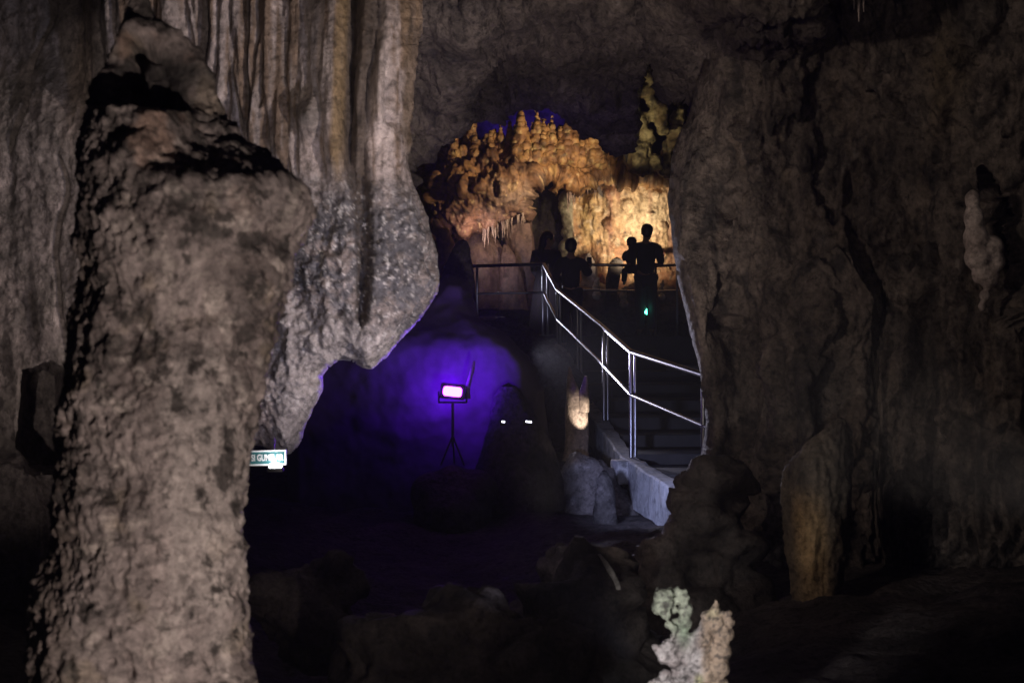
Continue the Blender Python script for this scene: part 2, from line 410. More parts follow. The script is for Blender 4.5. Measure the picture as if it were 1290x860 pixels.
tag(relief('left_cave_wall', lw_out, lw_depth, M['wall'], 2.0, 34, .45, 1.2, lw_disp, lw_tint, amp=4, s=4), kind='structure')

# ================================================================== right wall
def rw_depth(x, y):
    d = 10.2-.9*ss(1000, 1350, x)+.7*ss(960, 860, x)*ss(500, 100, y)
    d = d-.5*ss(330, -60, y)-.5*bump(x, y, 1010, 560, 60, 200)+.5*bump(x, y, 930, 480, 40, 160)
    d = d+.15*ss(620, 760, y)*ss(1060, 1120, x)
    d = d+.5*inpoly(x, y, [(1240, 215), (1262, 240), (1290, 330), (1290, 420), (1262, 340), (1246, 280)], 8)
    return d
def rw_disp(v, x, y):
    lo = ss(330, 470, y)
    fl = ss(300, 420, y)*ss(960, 1060, x)
    h = .26*fbm(v, (1.6, 1.2, .8), 4, 41)+.10*fbm(v, (3.5, 3, .8), 4, 42, .55, True)+.12*fbm(v, (5, 5, 2.2), 6, 43, .66)+.04*fbm(v, (20, 16, 9), 4, 49, .65)
    h = h+lo*ss(1010, 1080, x)*(.10*fbm(v, (7, 5, .35), 4, 44, .55, True))
    h = h+.08*inpoly(x, y, [(895, 320), (1068, 200), (1075, 400), (1000, 520), (905, 400)], 14)
    h = h-.09*np.exp(-((x-1071-2*np.sin(y/21))/3.5)**2)*ss(205, 225, y)*ss(400, 385, y)
    h = h-.10*inpoly(x, y, [(895, 395), (935, 400), (955, 415), (940, 420), (900, 412)], 5)
    h = h+fl*(.13*fbm(v, (5, 4, .3), 4, 48, .55, True)+.07*fbm(v, (13, 9, .6), 3, 57, .55, True))+.08*ss(-.02, .12, fbm(v, (1.5, 1.2, 1.1), 4, 46, .55))+.10*ss(.02, .09, fbm(v, (2.6, 2, 1.1), 4, 47, .55))
    # hem of the draperies
    hem = np.interp(x, [1000, 1050, 1070, 1100, 1130, 1160, 1185, 1210, 1250, 1290, 1400], [640, 560, 600, 590, 575, 610, 640, 600, 700, 660, 700])+14*np.sin(x/5.5)+9*np.sin(x/3.1)
    h = h+.09*ss(4, -8, y-hem)*ss(1030, 1075, x)
    ed = np.interp(y, [-90, -20, 60, 110, 150, 178, 200, 250, 290, 330, 370, 420, 465, 510, 545, 575, 640, 700], [1010, 930, 893, 876, 866, 852, 845, 842, 845, 850, 858, 870, 880, 888, 889, 884, 862, 850])
    h = (h-.16)*(.25+.75*ss(0, 80, x-ed))
    h = h+.02*inpoly(x, y, [(872, 420), (905, 430), (920, 520), (905, 590), (880, 590)], 12)
    return h
def rw_tint(v, x, y):
    n = fbm(v, 2.2, 4, 51); n2 = fbm(v, (9, 9, 3), 5, 52, .6); st = fbm(v, (8, 6, .5), 4, 53)
    c = mix((.18, .15, .13), (.10, .083, .072), ss(-.25, .25, n))
    c = mix(c, (.14, .11, .085), ss(.05, .3, st)*.6)
    c = mix(c, (.03, .028, .027), ss(.0, .3, n2)*.85)
    c = mix(c, (.04, .037, .035), ss(.1, .4, fbm(v, (1.7, 1.7, .9), 4, 58))*.7)
    c = mix(c, (.24, .215, .20), ss(.2, .45, -n2)*.7)
    c = mix(c, (.028, .025, .023), ss(.0, .2, fbm(v, (8, 6, .3), 4, 59, .55))*ss(380, 470, y)*ss(960, 1030, x)*.75)  # dark streaks in the tint deepen the shading of the flutes
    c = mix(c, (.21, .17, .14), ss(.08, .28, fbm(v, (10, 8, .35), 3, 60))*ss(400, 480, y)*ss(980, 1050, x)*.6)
    c = mix(c, (.15, .115, .07), .7*bump(x, y, 1195, 90, 26, 70))
    return c
rw_out = [(1010, -90), (930, -20), (893, 60), (876, 110), (866, 150), (852, 178), (845, 200), (842, 250), (845, 290), (850, 330), (858, 370), (870, 420), (880, 465), (888, 510), (889, 545), (884, 575), (874, 600), (862, 640), (850, 700), (845, 945), (1410, 945), (1410, -90)]
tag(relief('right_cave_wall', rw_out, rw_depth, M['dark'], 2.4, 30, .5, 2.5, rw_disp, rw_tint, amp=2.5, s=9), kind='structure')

# ================================================================== ceiling running back over the passage
def ce_depth(x, y):
    m = ss(570, 640, x)
    return 10.6+1.6*ss(-60, 200, y)+m*(2.5*ss(0, 110, y)+1.5*ss(105, 160, y))-.5*bump(x, y, 600, 20, 50, 60)-2.6*ss(800, 960, x)
def ce_disp(v, x, y):
    return .28*fbm(v, (1.5, .8, 1.2), 4, 61)+.16*fbm(v, (3.2, 1., 2.2), 5, 62, .6, True)+.11*fbm(v, 6, 5, 63, .66)+.08*bump(x, y, 545, 20, 14, 20)
def ce_tint(v, x, y):
    n = fbm(v, 1.6, 4, 64); n2 = fbm(v, 7, 5, 65, .6)
    c = mix((.18, .152, .135), (.095, .08, .072), ss(-.25, .25, n)); c = mix(c, (.04, .038, .038), ss(.1, .4, n2)*.8)
    return mix(c, (.24, .215, .21), ss(.2, .4, -n2)*.6)
ce_out = [(440, -90), (440, 300), (506, 262), (513, 210), (524, 197), (545, 184), (560, 170), (580, 160), (600, 152), (622, 141), (650, 135), (690, 135), (705, 141), (722, 150), (745, 160), (768, 182), (784, 192), (794, 172), (800, 128), (806, 88), (819, 74), (832, 88), (838, 118), (858, 116), (872, 128), (880, 170), (920, 200), (1020, 100), (1040, -90)]
tag(relief('cave_ceiling', ce_out, ce_depth, M['dark'], 2.2, 14, .4, 3.0, ce_disp, ce_tint, amp=2, s=14), kind='structure')

# ================================================================== far chamber
def bw_disp(v, x, y): return .35*fbm(v, .7, 4, 71)+.12*fbm(v, 3, 4, 72)
def bw_tint(v, x, y): return mix((.13, .10, .09), (.07, .055, .05), ss(-.2, .2, fbm(v, 1.2, 3, 73)))
tag(relief('back_cave_wall', [(440, 70), (960, 70), (960, 460), (440, 460)], lambda x, y: 28+0*x, M['far'], 3, 10, .3, .6, bw_disp, bw_tint, s=2), kind='structure')

tag(relief('recess_backing', [(515, 210), (730, 210), (730, 430), (515, 430)], lambda x, y: 25.3+0*x, M['dark'], 3, 10, .1, .1, bw_disp, lambda v, x, y: mix((.07, .055, .05), (.04, .035, .03), ss(-.2, .2, fbm(v, 1.2, 3, 73))), s=3), kind='structure')  # added dark backing: keeps the hollow black and stops the blue lamps

def led_depth(x, y):
    d = 23.2+.9*ss(230, 150, y)-.7*bump(x, y, 620, 235, 75, 55)+.4*ss(560, 530, x)
    d = d+1.5*inpoly(x, y, [(667, 232), (680, 222), (708, 226), (714, 240), (712, 300), (664, 300), (660, 262)], 3)
    return d
def bulbs(v, sc, s, r=.42):
    f1, f2, i = worley(v, sc, s); return np.sqrt(np.clip(1-(f1/r)**2, 0, 1)), i
def led_disp(v, x, y):
    b, i = bulbs(v+.06*fbm(v, 4, 2, 80)[:, None], (3.6, 2.2, 3.0), 81)
    return .17*b*(i > .25)+.20*fbm(v, (2.4, 1.4, 1.8), 5, 82, .6, True)+.12*fbm(v, (7, 5, 3.5), 5, 83, .65)
def led_tint(v, x, y):
    n = fbm(v, 1.7, 4, 84); n2 = fbm(v, 7, 4, 85, .6); b, i = bulbs(v+.06*fbm(v, 4, 2, 80)[:, None], (3.6, 2.2, 3.0), 81)
    c = mix((.30, .16, .065), (.14, .072, .035), ss(-.15, .25, n+.5*n2))
    c = mix(c, (.50, .33, .13), ss(.55, .9, b)*(i > .55)*.8)
    c = mix(c, (.20, .15, .12), ss(210, 260, y+25*n)*ss(590, 625, x)*ss(720, 690, x)*.85)
    c = mix(c, (.24, .13, .10), ss(235, 280, y)*.7)
    c = mix(c, (.10, .045, .02), ss(.0, .25, fbm(v, 3.2, 4, 86))*.75)
    c = mix(c, (.55, .40, .22), ss(.22, .36, fbm(v, 9, 3, 87))*.8)
    return mix(c, (.03, .018, .012), ss(.08, .3, n2)*.8)
led_out = [(528, 222), (545, 204), (556, 190), (566, 186), (600, 184), (640, 178), (690, 176), (720, 180), (752, 182), (776, 192), (800, 198), (838, 205), (852, 215), (852, 232), (800, 226), (764, 222), (735, 236), (716, 241), (713, 228), (692, 221), (673, 226), (664, 244), (661, 268), (650, 275), (624, 286), (605, 292), (585, 296), (570, 286), (552, 285), (545, 300), (536, 288), (530, 255)]
led = relief('flowstone_ledge', led_out, led_depth, M['far'], 1.25, 9, .5, 1.6, led_disp, led_tint, amp=2, s=21)
tag(led, 'orange bulbous flowstone ledge above the far chamber floor', 'flowstone')

def cw_depth(x, y): return 24.6-.5*ss(335, 375, y)-.3*bump(x, y, 790, 250, 40, 60)
def cw_disp(v, x, y):
    b, i = bulbs(v+.05*fbm(v, 4, 2, 90)[:, None], (4.5, 2, 3.6), 91)
    return .08*b*(i > .4)+.20*fbm(v, (2.0, 1, .7), 4, 92, .55, True)+.07*fbm(v, (8, 4, 5), 5, 93, .65)
def cw_tint(v, x, y):
    n = fbm(v, (2.6, 2, 1.4), 4, 94); n2 = fbm(v, 8, 5, 95, .6); st = fbm(v, (5, 3, .5), 3, 96)
    b, i = bulbs(v+.05*fbm(v, 4, 2, 90)[:, None], (4.5, 2, 3.6), 91)
    c = mix((.50, .34, .19), (.34, .17, .09), ss(-.15, .2, n))
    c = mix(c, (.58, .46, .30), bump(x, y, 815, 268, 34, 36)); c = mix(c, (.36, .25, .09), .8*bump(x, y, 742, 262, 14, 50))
    c = mix(c, (.66, .52, .36), ss(.12, .3, fbm(v, 6, 4, 97, .6))*.8)
    c = mix(c, (.10, .06, .04), ss(.15, .35, fbm(v, 11, 4, 98, .65))*.8)
    c = mix(c, (.62, .52, .36), (b > .7)*(i > .5)*.6)
    c = mix(c, (.25, .11, .08), ss(.05, .3, st)*.65)
    c = mix(c, (.16, .10, .06), ss(0, .3, n2)*.55)
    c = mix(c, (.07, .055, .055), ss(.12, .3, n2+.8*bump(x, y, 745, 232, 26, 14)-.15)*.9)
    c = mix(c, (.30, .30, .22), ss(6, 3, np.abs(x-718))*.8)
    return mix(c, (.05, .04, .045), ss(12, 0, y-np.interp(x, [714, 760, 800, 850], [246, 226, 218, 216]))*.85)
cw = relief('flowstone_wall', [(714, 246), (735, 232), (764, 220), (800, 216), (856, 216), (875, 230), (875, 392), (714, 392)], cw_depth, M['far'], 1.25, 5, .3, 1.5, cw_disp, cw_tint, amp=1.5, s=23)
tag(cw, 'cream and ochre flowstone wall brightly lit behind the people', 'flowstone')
# teeth along the ledge
def far_disp(v, x, y): return .13*fbm(v, (5, 5, 3.2), 5, 101, .66)+.05*fbm(v, 14, 3, 102)
def far_tint(v, x, y):
    return mix(mix((.31, .175, .068), (.16, .08, .035), ss(-.2, .2, fbm(v, 5, 3, 103))), (.40, .30, .13), ss(.1, .35, fbm(v, 8, 3, 104))*.8)*(1-.65*ss(.0, .3, fbm(v, 6, 4, 105, .6)))[:, None]
G1 = 'stalagmites in a row on the orange ledge'
def spikes(lst):
    out = []
    for (x, y0, w, y1) in lst:
        n = max(3, int((y1-y0)/3.2)); lx = rnd.uniform(-1.5, 1.5)
        for k in range(n+1):
            t = k/n; out.append((x+lx*(1-t)+rnd.uniform(-.6, .6), y0+(y1-y0)*t, w*(.14+.86*t**.9)*rnd.uniform(.85, 1.15), rnd.uniform(-.05, .05)))
    return out
teeth = [(23.0, 'pale-tipped stalagmite at the far left end of the ledge row', [(572, 158, 5, 200), (568, 178, 4, 200)]),
 (23.3, 'dim short stalagmite behind the pale-tipped one on the ledge', [(587, 158, 4, 198)]),
 (23.0, 'leaning blunt stalagmite with a whitish tip on the ledge', [(595, 147, 4.5, 170), (599, 165, 5.5, 198)]),
 (23.2, 'low many-pointed stalagmite cluster beside the leaning one', [(613, 164, 3, 195), (618, 157, 3.2, 195), (623, 158, 3, 195), (627, 166, 3, 195), (610, 172, 3, 195), (616, 178, 5, 198)]),
 (23.1, 'thin pointed stalagmite right of the low many-pointed cluster', [(631, 152, 3.6, 195)]),
 (23.1, 'needle-thin stalagmite beside the tall knobbly one on the ledge', [(642, 144, 3.4, 196)]),
 (22.9, 'tall knobbly orange stalagmite in the middle of the ledge row', [(656, 138, 7.5, 180), (651, 152, 5, 195), (663, 155, 6, 195), (657, 170, 9, 200)]),
 (22.9, 'widest stalagmite block with a toothed top under the blue glow', [(672, 150, 3.5, 190), (678, 140, 4.5, 190), (684, 147, 4, 190), (690, 151, 3.5, 190), (696, 147, 3.5, 190), (676, 160, 7, 200), (684, 165, 7, 200), (693, 162, 7, 200)]),
 (22.9, 'broad cone-shaped brown stalagmite right of the toothed block', [(715, 150, 8, 195), (707, 162, 7, 200), (724, 163, 7, 200), (732, 175, 6, 203), (699, 172, 6, 200)]),
 (23.0, 'last cone-shaped stalagmite near the right end of the ledge row', [(746, 154, 6, 200), (753, 170, 6, 204), (740, 172, 6, 204), (758, 182, 5, 206)]),
 (23.3, 'faint small stalagmite left below the row beside the grey curtain', [(530, 205, 4, 255), (535, 222, 4, 262)])]
def tooth_tint(v): return far_tint(v, None, None)
for Y, lab, sp in teeth:
    tag(clump('stalagmite', spikes(sp), Y, M['far'], .017, 1, lambda v: .06*fbm(v, (6, 6, 4), 5, 101, .68, True)+.02*fbm(v, 16, 3, 102), tooth_tint), lab, 'stalagmite', G1)
# needles on top of the toothed block and the cluster are part of those rocks' surface; the ragged spires on the right stand alone
def sp_tint(v, x=None, y=None):
    n = fbm(v, 3, 4, 111); c = mix((.36, .285, .16), (.17, .115, .06), ss(-.15, .2, n)); return mix(c, (.035, .028, .02), ss(-.08, .2, fbm(v, 4, 5, 112, .65))*.92)
def sp_disp(v): return .20*fbm(v, (3.5, 3.5, 2.5), 5, 113, .65)+.05*fbm(v, 11, 4, 114, .6)
tag(clump('rock_spire', [(819, 86, 4), (816, 95, 8), (822, 104, 7), (815, 116, 9), (821, 128, 8), (828, 138, 10), (832, 152, 9), (836, 165, 7), (812, 150, 9), (810, 168, 12), (806, 186, 15), (818, 176, 9), (808, 205, 18), (824, 204, 12), (796, 200, 9)], 22.3, M['far'], .035, 1, sp_disp, sp_tint), 'ragged yellow-brown spire reaching up to the dark ceiling', 'rock spire')
tag(clump('rock_spire', [(853, 128, 6), (857, 140, 8), (850, 150, 8), (849, 166, 9), (843, 183, 10), (838, 197, 10), (840, 212, 13)], 22.6, M['far'], .035, 1, sp_disp, sp_tint), 'shorter mossy yellow spire beside the right wall edge', 'rock spire')
# fringe of little stalactites under the ledge
def fr_tint(v, x, y): return mix((.36, .28, .24), (.20, .14, .12), ss(-.2, .2, fbm(v, 5, 2, 121)))
fr = bmesh.new(); vs = []; fs = []; base = 0
for k in range(46):
    x = rnd.uniform(608, 662) if k < 30 else rnd.uniform(714, 757); y = np.interp(x, [606, 624, 652, 690, 714, 760], [292, 286, 274, 258, 246, 224])-3
    L_ = rnd.uniform(8, 22)*(1.25 if x < 650 else .9 if x < 690 else 1.2); w = rnd.uniform(1., 2.2); Yk = 22.75+rnd.uniform(-.12, .12)+(.5 if x > 700 else 0); n = 7
    for j in range(5):
        t = j/4; c = pt(x+rnd.uniform(-.6, .6), y+t*L_, Yk); r = w*(1-t*.82)/F*Yk
        for q in range(n): vs.append((c.x+r*math.cos(q*2*math.pi/n), c.y+r*math.sin(q*2*math.pi/n), c.z))
    for j in range(4):
        for q in range(n): fs.append((base+j*n+q, base+j*n+(q+1) % n, base+(j+1)*n+(q+1) % n, base+(j+1)*n+q))
    base += 5*n
vs = np.array(vs); fo = emit('stalactite_fringe', vs, np.array(fs), M['far'], fr_tint(vs, None, None)); tag(fo, 'fringe of thin dripping stalactites under the ledge', 'stalactites', kind='stuff')
fr.free()
# pinkish cones below the ledge
def pk_tint(v, x, y): return mix(mix((.25, .165, .14), (.15, .095, .08), ss(-.2, .25, fbm(v, (4, 4, .8), 4, 131))), (.33, .25, .22), ss(.1, .4, fbm(v, (7, 7, 1.5), 3, 132))*.6)
def pk_disp(v, x, y): return .10*fbm(v, (2.5, 2.5, .6), 4, 133)+.04*fbm(v, (9, 9, 2), 4, 134)
for Y, lab, rows in [
 (24.0, 'pinkish-brown stone cone sloping down left of the far rail', [(262, 586, 600), (285, 580, 612), (310, 573, 628), (335, 566, 640), (390, 555, 655)]),
 (23.7, 'pale narrow stone cone in front of the pinkish-brown one', [(308, 634, 640), (322, 630, 648), (340, 628, 657), (390, 622, 668)]),
 (24.4, 'broad dim stone pillar under the stalactite fringe', [(262, 640, 668), (290, 634, 672), (330, 640, 676), (390, 632, 684)])]:
    tag(lathe('stone_cone', rows, Y, M['far'], pk_disp, pk_tint, 1.5, .8), lab, 'stalagmite')
def yb_tint(v): return mix((.50, .33, .13), (.26, .15, .06), ss(-.1, .25, fbm(v, 4, 4, 141)))
tag(clump('ochre_rock', [(547, 258, 3), (548, 268, 3.5), (549, 280, 5), (552, 292, 8), (560, 296, 10), (564, 306, 9), (556, 312, 12), (562, 322, 12), (556, 335, 14)], 22.6, M['far'], .03, 2, lambda v: .05*fbm(v, 5, 4, 142), yb_tint), 'bright ochre rock with a thin horn beside the grey curtain', 'rock')
# stones standing in front of the lit wall
def gs_tint(v, x, y): return mix((.30, .25, .22), (.17, .14, .12), ss(-.2, .2, fbm(v, 6, 4, 151)))
tag(lathe('pointed_stone', [(319, 739, 743), (328, 735, 749), (340, 733, 753), (372, 732, 756), (392, 731, 757)], 23.9, M['far'], lambda v, x, y: .03*fbm(v, 5, 4, 152), gs_tint, 1.2, .7), 'grey pointed stone standing before the lit flowstone wall', 'stone')
tag(lathe('hooded_stone', [(326, 772, 782), (330, 769, 785), (338, 766, 785), (350, 763, 781), (368, 763, 778), (392, 761, 778)], 23.6, M['dark'], lambda v, x, y: .03*fbm(v, 5, 4, 153), lambda v, x, y: mix((.05, .04, .035), (.03, .025, .022), ss(-.2, .2, fbm(v, 6, 3, 154))), 1.2, .7), 'dark round-headed stone between the two rails of the platform', 'stone')
for bx, by, br, lab in [(752, 356, 4, 'small white upright stone behind the low rail'), (786, 367, 4, 'small white stone left of the man behind the rail'), (834, 358, 3, 'tiny white stone right of the man under the rail')]:
    tag(clump('white_stone', [(bx, by, br), (bx-1, by+6, br*1.3), (bx+1, by-5, br*.6), (bx, by+16, br*1.5)], 23.5, M['far'], .018, 1, lambda v: .012*fbm(v, 12, 3, 155), lambda v: np.tile([.75, .72, .68], (len(v), 1))), lab, 'stone')
tag(clump('low_rock', [(700+i*14, 372+rnd.uniform(-5, 4), rnd.uniform(9, 14)) for i in range(11)]+[(700+i*14, 392, 15) for i in range(12)], 23.75, M['far'], .06, 2, lambda v: .10*fbm(v, 3, 4, 156), lambda v: mix((.20, .15, .12), (.10, .08, .07), ss(-.2, .2, fbm(v, 4, 3, 157)))), 'low rubbly rock bank along the foot of the lit wall', 'rock')

# ================================================================== mid-ground: dark slope under the platform and dark stalagmites
def sl_disp(v, x, y): return .35*fbm(v, (.9, .9, .9), 4, 161)+.14*fbm(v, 3, 4, 162, .55, True)+.05*fbm(v, 9, 4, 163)
def sl_tint(v, x, y): return mix((.10, .09, .085), (.055, .05, .048), ss(-.2, .2, fbm(v, 2, 4, 164)))
tag(relief('dark_slope', [(230, 430), (400, 415), (540, 405), (580, 398), (640, 400), (684, 428), (716, 440), (735, 470), (764, 540), (800, 600), (830, 660), (830, 800), (230, 800)], lambda x, y: 17.2-2.6*ss(420, 700, y)+.6*ss(620, 720, x)*0, M['dark'], 3, 40, .8, 1.5, sl_disp, sl_tint, s=31), kind='structure')
def vf_disp(v, x, y): return .10*fbm(v, (1.4, 1.4, .9), 4, 168)+.05*fbm(v, 5, 4, 169)
tag(relief('dark_rock', [(362, 470), (430, 430), (480, 415), (510, 395), (540, 365), (560, 345), (590, 350), (602, 400), (640, 424), (668, 452), (684, 500), (698, 580), (700, 760), (362, 760)], lambda x, y: 13.4+.6*ss(440, 370, y)+.35*ss(640, 700, x)-.1*ss(560, 700, y), M['halo_face'], 3, 16, .5, 1.2, vf_disp, lambda v, x, y: mix((.09, .08, .08), (.06, .052, .05), ss(-.2, .2, fbm(v, 2, 4, 160))), s=33), 'dark rounded rock face behind the violet floodlight', 'rock')  # added rock face, put here to show the violet light as a halo
def dk_tint(v, x=None, y=None): return mix((.09, .08, .078), (.05, .045, .042), ss(-.2, .2, fbm(v, 3, 3, 165)))
def dk_disp(v, x=None, y=None): return .06*fbm(v, (3, 3, 1.5), 4, 166)+.025*fbm(v, 11, 4, 167)
tag(lathe('dark_stalagmite', [(304, 577, 588), (314, 569, 592), (335, 561, 594), (370, 556, 597), (440, 548, 604), (520, 540, 612)], 15.6, M['dark'], dk_disp, dk_tint, 2, .9), 'tall black blunt stalagmite between the grey curtain and the rail', 'stalagmite')
tag(lathe('dark_stalagmite', [(486, 632, 650), (500, 622, 662), (530, 616, 680), (570, 606, 700), (640, 590, 716)], 13.25, M['dark'], dk_disp, dk_tint, 2, .9), 'low round dark stalagmite right of the violet lamp', 'stalagmite')
def lit_tint(v, x, y): return mix((.34, .27, .22), (.20, .155, .13), ss(-.2, .2, fbm(v, (4, 4, 1), 4, 171)))
tw = empty('twin_stalagmite', pt(726, 572, 14.0), 'brown twin-pointed stalagmite lit by a hot white spot beside the stair', 'stalagmite')
lathe('stone_body', [(462, 716, 719), (480, 714, 724), (500, 713, 733), (515, 712, 741), (545, 712, 742), (566, 711, 741), (580, 708, 744)], 14.0, M['near'], lambda v, x, y: .025*fbm(v, (6, 6, 2), 4, 172), lit_tint, 1.3, .8, tw)
lathe('side_horn', [(474, 736, 740), (485, 733, 741), (500, 728, 742), (520, 722, 742)], 13.97, M['near'], lambda v, x, y: .012*fbm(v, (8, 8, 3), 3, 173), lit_tint, 1.3, .8, tw)
rb_tint = lambda v: mix(mix((.24, .21, .20), (.13, .115, .11), ss(-.2, .25, fbm(v, 3, 4, 181))), (.35, .33, .33), ss(.15, .4, fbm(v, 8, 4, 182))*.6)
rb_disp = lambda v: .12*fbm(v, 3, 4, 183)+.07*fbm(v, 9, 5, 184, .65)
tag(clump('boulder', [(730, 590, 22), (712, 605, 12), (740, 600, 26), (755, 615, 26), (735, 625, 26), (718, 600, 16), (748, 645, 34), (725, 655, 30), (770, 650, 40)], 13.3, M['near'], .03, 2, rb_disp, rb_tint), 'grey-brown boulder under the hot-lit twin stalagmite', 'boulder')
tag(clump('footing_stone', [(687, 440, 9), (696, 434, 8), (702, 444, 10), (690, 452, 10), (700, 462, 12)], 19.0, M['near'], .03, 2, lambda v: .03*fbm(v, 6, 4, 185), rb_tint), 'pale rounded stone at the foot of the corner post', 'stone')
tag(lathe('dark_stump', [(593, 758, 764), (602, 752, 771), (616, 751, 774), (640, 748, 776), (690, 742, 784)], 12.4, M['dark'], lambda v, x, y: .03*fbm(v, 6, 4, 186), dk_tint, 1.5, .9), 'short black stump in front of the concrete stair edge', 'stalagmite')

# ================================================================== floor
gx = np.linspace(-9, 9, 300); gy = np.concatenate([np.linspace(.8, 16, 380), np.linspace(16.2, 34, 60)])
X, Yg = np.meshgrid(gx, gy); v = np.stack([X.ravel(), Yg.ravel(), np.zeros(X.size)], -1)
h = .05+.30*fbm(v+3, .45, 4, 191)+.10*fbm(v, 2.2, 5, 192, .55)+.03*fbm(v, 9, 4, 193)
h = h-.55*bump(v[:, 0], v[:, 1], -.6, 8.5, 1.5, 3.2)+.25*ss(2.0, 5, v[:, 0])
h = h+.55*ss(13.5, 17, v[:, 1])
v[:, 2] = h
idx = np.arange(X.size).reshape(X.shape)
f = np.stack([idx[:-1, :-1].ravel(), idx[:-1, 1:].ravel(), idx[1:, 1:].ravel(), idx[1:, :-1].ravel()], 1)
tag(emit('cave_floor', v, f, M['dark'], mix((.12, .10, .095), (.065, .055, .052), ss(-.2, .2, fbm(v, 1.6, 4, 194)))), kind='structure')
bd_tint = lambda v: mix(mix((.11, .09, .082), (.055, .046, .042), ss(-.2, .25, fbm(v, 2.5, 4, 201))), (.045, .04, .04), ss(.1, .35, fbm(v, 7, 4, 202))*.7)
bd_disp = lambda v: .30*fbm(v, (1.3, 1.3, 1.8), 4, 203, .55, True)-.20+.16*(.6-worley(v+.1*fbm(v, 3, 2, 207)[:, None], 2.2, 208)[0])+.09*fbm(v, 5, 5, 204, .6)+.02*fbm(v, 22, 4, 206, .65)
tag(clump('boulder', [(900, 610, 34), (895, 650, 42), (905, 690, 44), (870, 690, 40), (840, 720, 42), (820, 735, 34), (850, 770, 60), (900, 760, 60), (870, 830, 80)], 9.2, M['near'], .035, 3, bd_disp, bd_tint), 'big brown rounded boulder at the foot of the right wall', 'boulder')
tag(clump('boulder', [(745, 740, 55), (720, 790, 80), (700, 850, 100), (780, 830, 70), (760, 900, 110)], 7.4, M['near'], .04, 4, bd_disp, bd_tint), 'dim smooth boulder behind the small lit coral stone', 'boulder')
tag(clump('boulder', [(560, 800, 60), (620, 790, 50), (500, 850, 80), (640, 850, 90), (570, 900, 110)], 6.6, M['near'], .04, 4, bd_disp, bd_tint), 'low dark boulder lying across the pit floor', 'boulder')
tag(clump('boulder', [(415, 720, 24), (350, 750, 34), (395, 750, 34), (430, 745, 24), (380, 790, 60)], 8.2, M['near'], .04, 3, bd_disp, bd_tint), 'faint dark boulder in the black pit beside the big stalagmite', 'boulder')
tag(clump('boulder', [(700, 690, 16), (690, 705, 22), (712, 710, 24)], 9.6, M['near'], .03, 3, bd_disp, rb_tint), 'small faint rock in the dark middle of the pit', 'rock')
tag(lathe('stone_shard', [(698, 753, 757), (708, 759, 766), (720, 765, 774), (732, 773, 780), (742, 776, 783)], 6.8, M['near'], lambda v, x, y: .006*fbm(v, 14, 3, 205), lambda v, x, y: np.tile([.55, .5, .46], (len(v), 1)), 1.2, .5), 'pale curved shard of stone leaning on the dim boulder', 'stone')

# ================================================================== right-hand formations
def pc_tint(v, x, y): return mix(mix((.13, .108, .085), (.06, .05, .042), ss(-.2, .2, fbm(v, (5, 5, 1.2), 4, 211))), (.42, .29, .15), ss(26, 8, np.abs(x-1010-.10*(y-600)))*ss(600, 660, y)*.75)  # ochre band along the left edge
tag(lathe('hanging_column', [(528, 1056, 1064), (545, 1040, 1069), (562, 1016, 1070), (580, 997, 1070), (604, 988, 1070), (640, 989, 1069), (690, 996, 1066), (740, 1003, 1058), (785, 1012, 1050), (830, 1010, 1056)], 8.9, M['near'], lambda v, x, y: .04*fbm(v, (16, 16, 9), 5, 217, .65)+.05*fbm(v, (4, 4, 1), 4, 212)+.03*fbm(v, (10, 10, 1.4), 4, 213, .55, True), pc_tint, 2, .7), 'tapering brown column with an ochre left edge', 'rock column')
def nd_tint(v, x=None, y=None): return mix((.50, .43, .40), (.33, .275, .255), ss(-.2, .2, fbm(v, 5, 4, 214)))
tag(clump('pale_nodule', [(1226, 252, 9, .1, 1.5), (1228, 275, 13, .1, 1.4), (1230, 300, 16, .1, 1.3), (1233, 325, 17, .1), (1250, 310, 14, .1), (1254, 330, 13, .1), (1246, 350, 13, .1), (1238, 345, 14, .1), (1241, 372, 7, .1), (1237, 386, 5, .1, 1.5)], 9.2, M['near'], .014, 3, lambda v: .02*fbm(v, 6, 4, 215), nd_tint), 'pale smooth drip nodule hanging on the dark right wall', 'flowstone')
for k, (x, y, L_, w) in enumerate([(1082, -6, 34, 2.5), (1088, -6, 22, 2), (1076, -8, 20, 2)]):
    tag(lathe('stalactite', [(y, x-w, x+w), (y+L_*.5, x-w*.6, x+w*.6), (y+L_, x-.5, x+.5)], 8.4, M['near'], None, nd_tint, 1.2, 1), ['longest thin stalactite at the top edge of the right wall', 'thin stalactite just right of the longest one at the top', 'thin stalactite just left of the longest one at the top'][k], 'stalactite', 'thin stalactites at the top of the right wall')
G2 = 'black stalactites over the far ledge'
for k, (x, y0, y1, w) in enumerate([(760, 120, 188, 6), (777, 120, 196, 7), (789, 110, 205, 8), (800, 110, 196, 7)]):
    tag(lathe('black_stalactite', [(y0, x-w, x+w), (y1-25, x-w*.6, x+w*.6), (y1, x-.6, x+.6)], 22.2, M['dark'], lambda v, x, y: .05*fbm(v, 4, 3, 216), dk_tint, 1.5, 1), ['leftmost short black stalactite above the last ledge cone', 'second black stalactite above the right end of the ledge', 'longest black stalactite above the right end of the ledge', 'black stalactite nearest the ragged yellow spire'][k], 'stalactite', G2)

